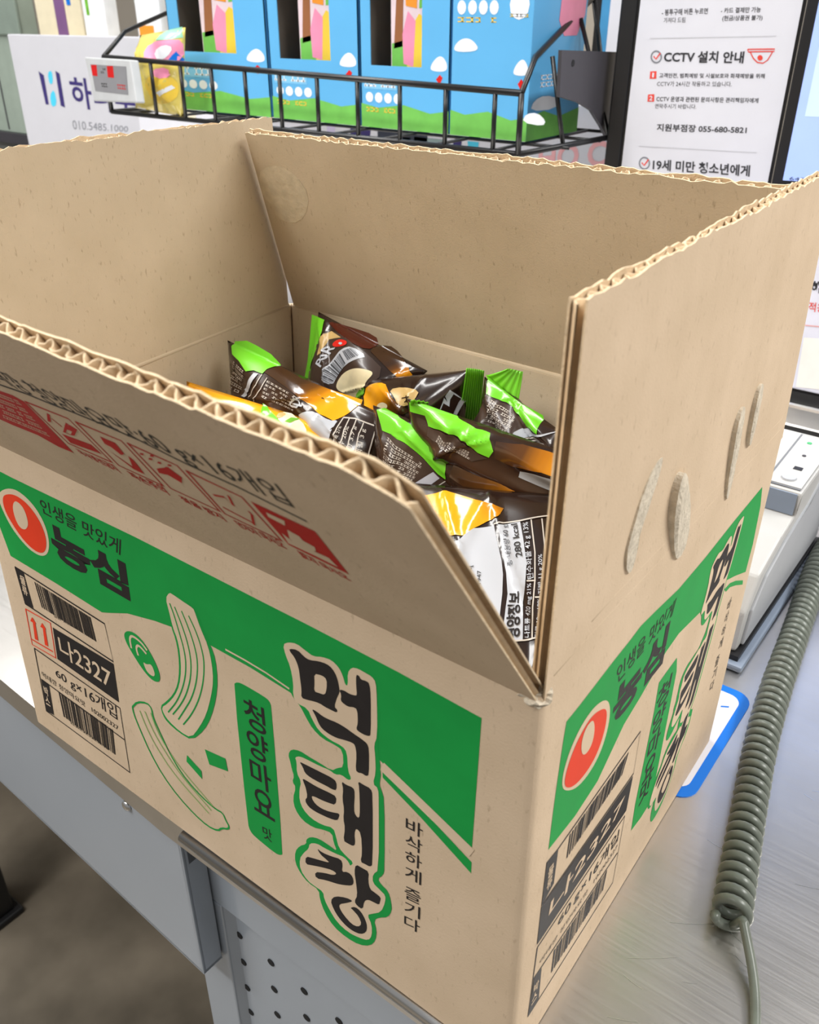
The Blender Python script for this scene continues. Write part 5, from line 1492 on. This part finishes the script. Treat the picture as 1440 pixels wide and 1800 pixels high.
microtext('tag_print', TP, [(206, 148), (223, 150), (224, 160), (208, 158)], 1, 4, INK_DR, pa, 3, 4, fill=.8)

# ================================================================== far background
dS = unit(A(.98, .19, 0)); nS = unit(A(.19, -.98, 0)); o_s = at_y((150, 150), 1.15)
s0 = (at_plane((24, 120), o_s, nS) - o_s) @ dS; s1 = (at_plane((372, 200), o_s, nS) - o_s) @ dS
zt_s = at_plane((100, 62), o_s, nS)[2]
def sp(s, z, d=0.0): return A(o_s[0], o_s[1], 0) + dS * s + nS * d + UP * z
sg = thing('counter_sign', sp(s0 + .2, zt_s - .5), 'white sign board with navy and cyan logo behind the basket', 'sign')
sgb = slab_poly('board', [sp(s0, zt_s - .42), sp(s1, zt_s - .42), sp(s1, zt_s), sp(s0, zt_s)], -nS * .02, mat('sign_white', (196, 196, 203), .55, var=.015), sg, .002)
PSn = Patch(sp(s0, zt_s - .42, .0001), sp(s1, zt_s - .42, .0001), sp(s1, zt_s, .0001), sp(s0, zt_s, .0001))
NAVY = mat('navy_ink', (48, 36, 104), .6); CYAN = mat('cyan_ink', (70, 196, 228), .6)
poly('logo_bar', PSn, a1((195, 360), (222, 380), (248, 530), (232, 528)), NAVY, sgb, 2)
poly('logo_bar', PSn, a1((280, 358), (302, 372), (330, 545), (308, 535)), NAVY, sgb, 2)
poly('logo_wave', PSn, a1((240, 370), (262, 352), (270, 420), (252, 430)), CYAN, sgb, 2, sm=1)
poly('logo_wave', PSn, a1((252, 480), (275, 450), (290, 530), (262, 545)), CYAN, sgb, 2, sm=1)
text('sign_text', PSn, '하나투어', a1((345, 385), (790, 440), (800, 600), (372, 545)), NAVY, sgb, 2, .02)
text('sign_number', PSn, '010.5485.1000', a1((365, 608), (650, 640), (648, 668), (372, 655)), INK_G2, sgb, 2)
# low cabinet behind the sign carrying products
def on_cab(px, d): 
    return (at_plane((px, 40), sp(0, 0, -d), nS) - A(o_s[0], o_s[1], 0)) @ dS
sc0 = on_cab(60, .05)
cab = thing('back_cabinet', sp(0, FLOOR_Z, -.4), 'cream back cabinet behind the white sign', 'cabinet')
CREAMP = mat('cream_panel', (212, 200, 178), .6, var=.04)
slab_poly('body', [sp(sc0, FLOOR_Z, -.05), sp(s1 + .25, FLOOR_Z, -.05), sp(s1 + .25, FLOOR_Z, -.5), sp(sc0, FLOOR_Z, -.5)], UP * (zt_s - .06 - FLOOR_Z), CREAMP, cab)
slab_poly('top', [sp(sc0 - .01, zt_s - .06, -.04), sp(s1 + .27, zt_s - .06, -.04), sp(s1 + .27, zt_s - .06, -.52), sp(sc0 - .01, zt_s - .06, -.52)], UP * .02, CREAMP, cab)
zc_ = zt_s - .04
def product(name, label, pa_, pb_, d, h, m_main, cap=None):
    a, b = on_cab(pa_, d), on_cab(pb_, d); w = b - a
    r = thing(name, sp((a + b) / 2, zc_, -d), label, 'package')
    body = slab_poly('pack', [sp(a, zc_, -d), sp(b, zc_, -d), sp(b, zc_, -d - w * .7), sp(a, zc_, -d - w * .7)], UP * h, m_main, r, .004)
    return r, a, b, body
r, a, b, body = product('cosmetic_box', 'cream package with purple label on the cabinet behind the sign', 66, 146, .12, .30, mat('cream_pack', (226, 216, 188), .5))
slab_poly('purple_label', [sp(a + (b - a) * .44, zc_ + .02, -.1195), sp(a + (b - a) * .66, zc_ + .02, -.1195), sp(a + (b - a) * .66, zc_ + .28, -.1195), sp(a + (b - a) * .44, zc_ + .28, -.1195)], nS * .001, mat('purple_label', (120, 84, 132), .5), r)
slab_poly('blue_dot', [sp(a + (b - a) * .72, zc_ + .10, -.1195), sp(a + (b - a) * .80, zc_ + .10, -.1195), sp(a + (b - a) * .80, zc_ + .125, -.1195), sp(a + (b - a) * .72, zc_ + .125, -.1195)], nS * .001, BLUE, r)
r, a, b, body = product('bottle_box', 'white package with a green stripe on the cabinet behind the sign', 148, 186, .10, .28, CLD)
slab_poly('green_stripe', [sp(a + (b - a) * .2, zc_ + .08, -.0995), sp(a + (b - a) * .32, zc_ + .08, -.0995), sp(a + (b - a) * .32, zc_ + .27, -.0995), sp(a + (b - a) * .2, zc_ + .27, -.0995)], nS * .001, LEAF, r)
r, a, b, body = product('white_pouch', 'white package with an orange patch behind the basket arm', 240, 282, .10, .28, CLD)
slab_poly('orange_patch', [sp(a + (b - a) * .1, zc_ + .03, -.0995), sp(a + (b - a) * .7, zc_ + .03, -.0995), sp(a + (b - a) * .7, zc_ + .06, -.0995), sp(a + (b - a) * .1, zc_ + .06, -.0995)], nS * .001, ORG, r)
r, a, b, body = product('green_edge_pack', 'white package with green edge beside the sweets bag', 296, 316, .10, .30, CLD)
slab_poly('green_edge', [sp(a, zc_ + .02, -.0995), sp(a + (b - a) * .3, zc_ + .02, -.0995), sp(a + (b - a) * .3, zc_ + .29, -.0995), sp(a, zc_ + .29, -.0995)], nS * .001, LEAF, r)

# pale green cabinet at the left edge
YG = 1.30
p0 = at_y((46, 244), YG); PGN = mat('pale_green_panel', (158, 172, 160), .35, coat=.2)
zlo = p0[2]; xg = at_y((52, 120), YG)[0]; ztg = at_y((66, 8), YG)[2] + .12
gc = thing('glass_cabinet', A(xg - .25, YG + .03, zlo - .015), 'pale green cabinet with dark base at the left edge', 'cabinet')
box('base', (xg - .6, YG - .012, zlo - .015), (xg + .004, YG + .05, zlo + .012), DGREY, gc)
box('door', (xg - .6, YG, zlo + .012), (xg - .004, YG + .05, ztg), PGN, gc, .003)
box('upper_door', (xg - .6, YG - .010, at_y((30, 62), YG)[2]), (xg, YG, ztg), mat('pale_green_dark', (136, 150, 140), .35), gc, .003)
xd = at_y((2, 150), YG)[0]
box('door_gap', (xd - .005, YG - .0015, zlo + .02), (xd, YG, at_y((5, 70), YG)[2]), DGREY, gc)
box('plinth', (xg - .6, YG + .01, FLOOR_Z), (xg - .02, YG + .05, zlo - .015), mat('grey_plinth', (120, 122, 120), .6), gc)

# leaflet board under the basket
YL = 1.0
lb = thing('leaflet_board', at_y((700, 300), YL), 'white board of small cards showing under the wire basket', 'board')
q0, q1 = at_y((300, 200), YL), at_y((1062, 290), YL)
zlt = at_y((500, 150), YL)[2]
lbb = box('board', (q0[0] - .1, YL, .0), (q1[0] + .06, YL + .012, zlt), PAPER, lb)
PLb = Patch(A(q0[0] - .1, YL - .0002, 0), A(q1[0] + .06, YL - .0002, 0), A(q1[0] + .06, YL - .0002, zlt), A(q0[0] - .1, YL - .0002, zlt))
for pts_, m_ in (([(378, 195), (432, 200), (432, 214), (378, 214)], BLACKP), ([(616, 224), (652, 227), (650, 246), (616, 243)], NAVY), ([(664, 228), (752, 238), (750, 262), (664, 250)], mat('ink_navy_grey', (44, 50, 66), .5)),
                 ([(728, 240), (785, 246), (783, 262), (728, 258)], mat('grey_green_print', (140, 160, 160), .5)), ([(795, 246), (812, 248), (810, 262), (798, 260)], NAVY), ([(822, 248), (842, 250), (840, 268), (824, 266)], CYAN),
                 ([(575, 218), (590, 219), (588, 240), (575, 238)], mat('lilac_print', (206, 196, 226), .5)), ([(318, 190), (345, 192), (344, 212), (318, 212)], mat('cream_print_card', (236, 226, 200), .5)), ([(700, 240), (722, 242), (720, 255), (700, 252)], mat('slate_print', (60, 80, 92), .5))):
    poly('printed_card', PLb, pts_, m_, lbb, 2)
text('pink_lettering', PLb, 'HO C', [(948, 258), (1068, 246), (1066, 292), (946, 300)], mat('pink_ink', (240, 178, 182), .6), lbb, 2, .03)
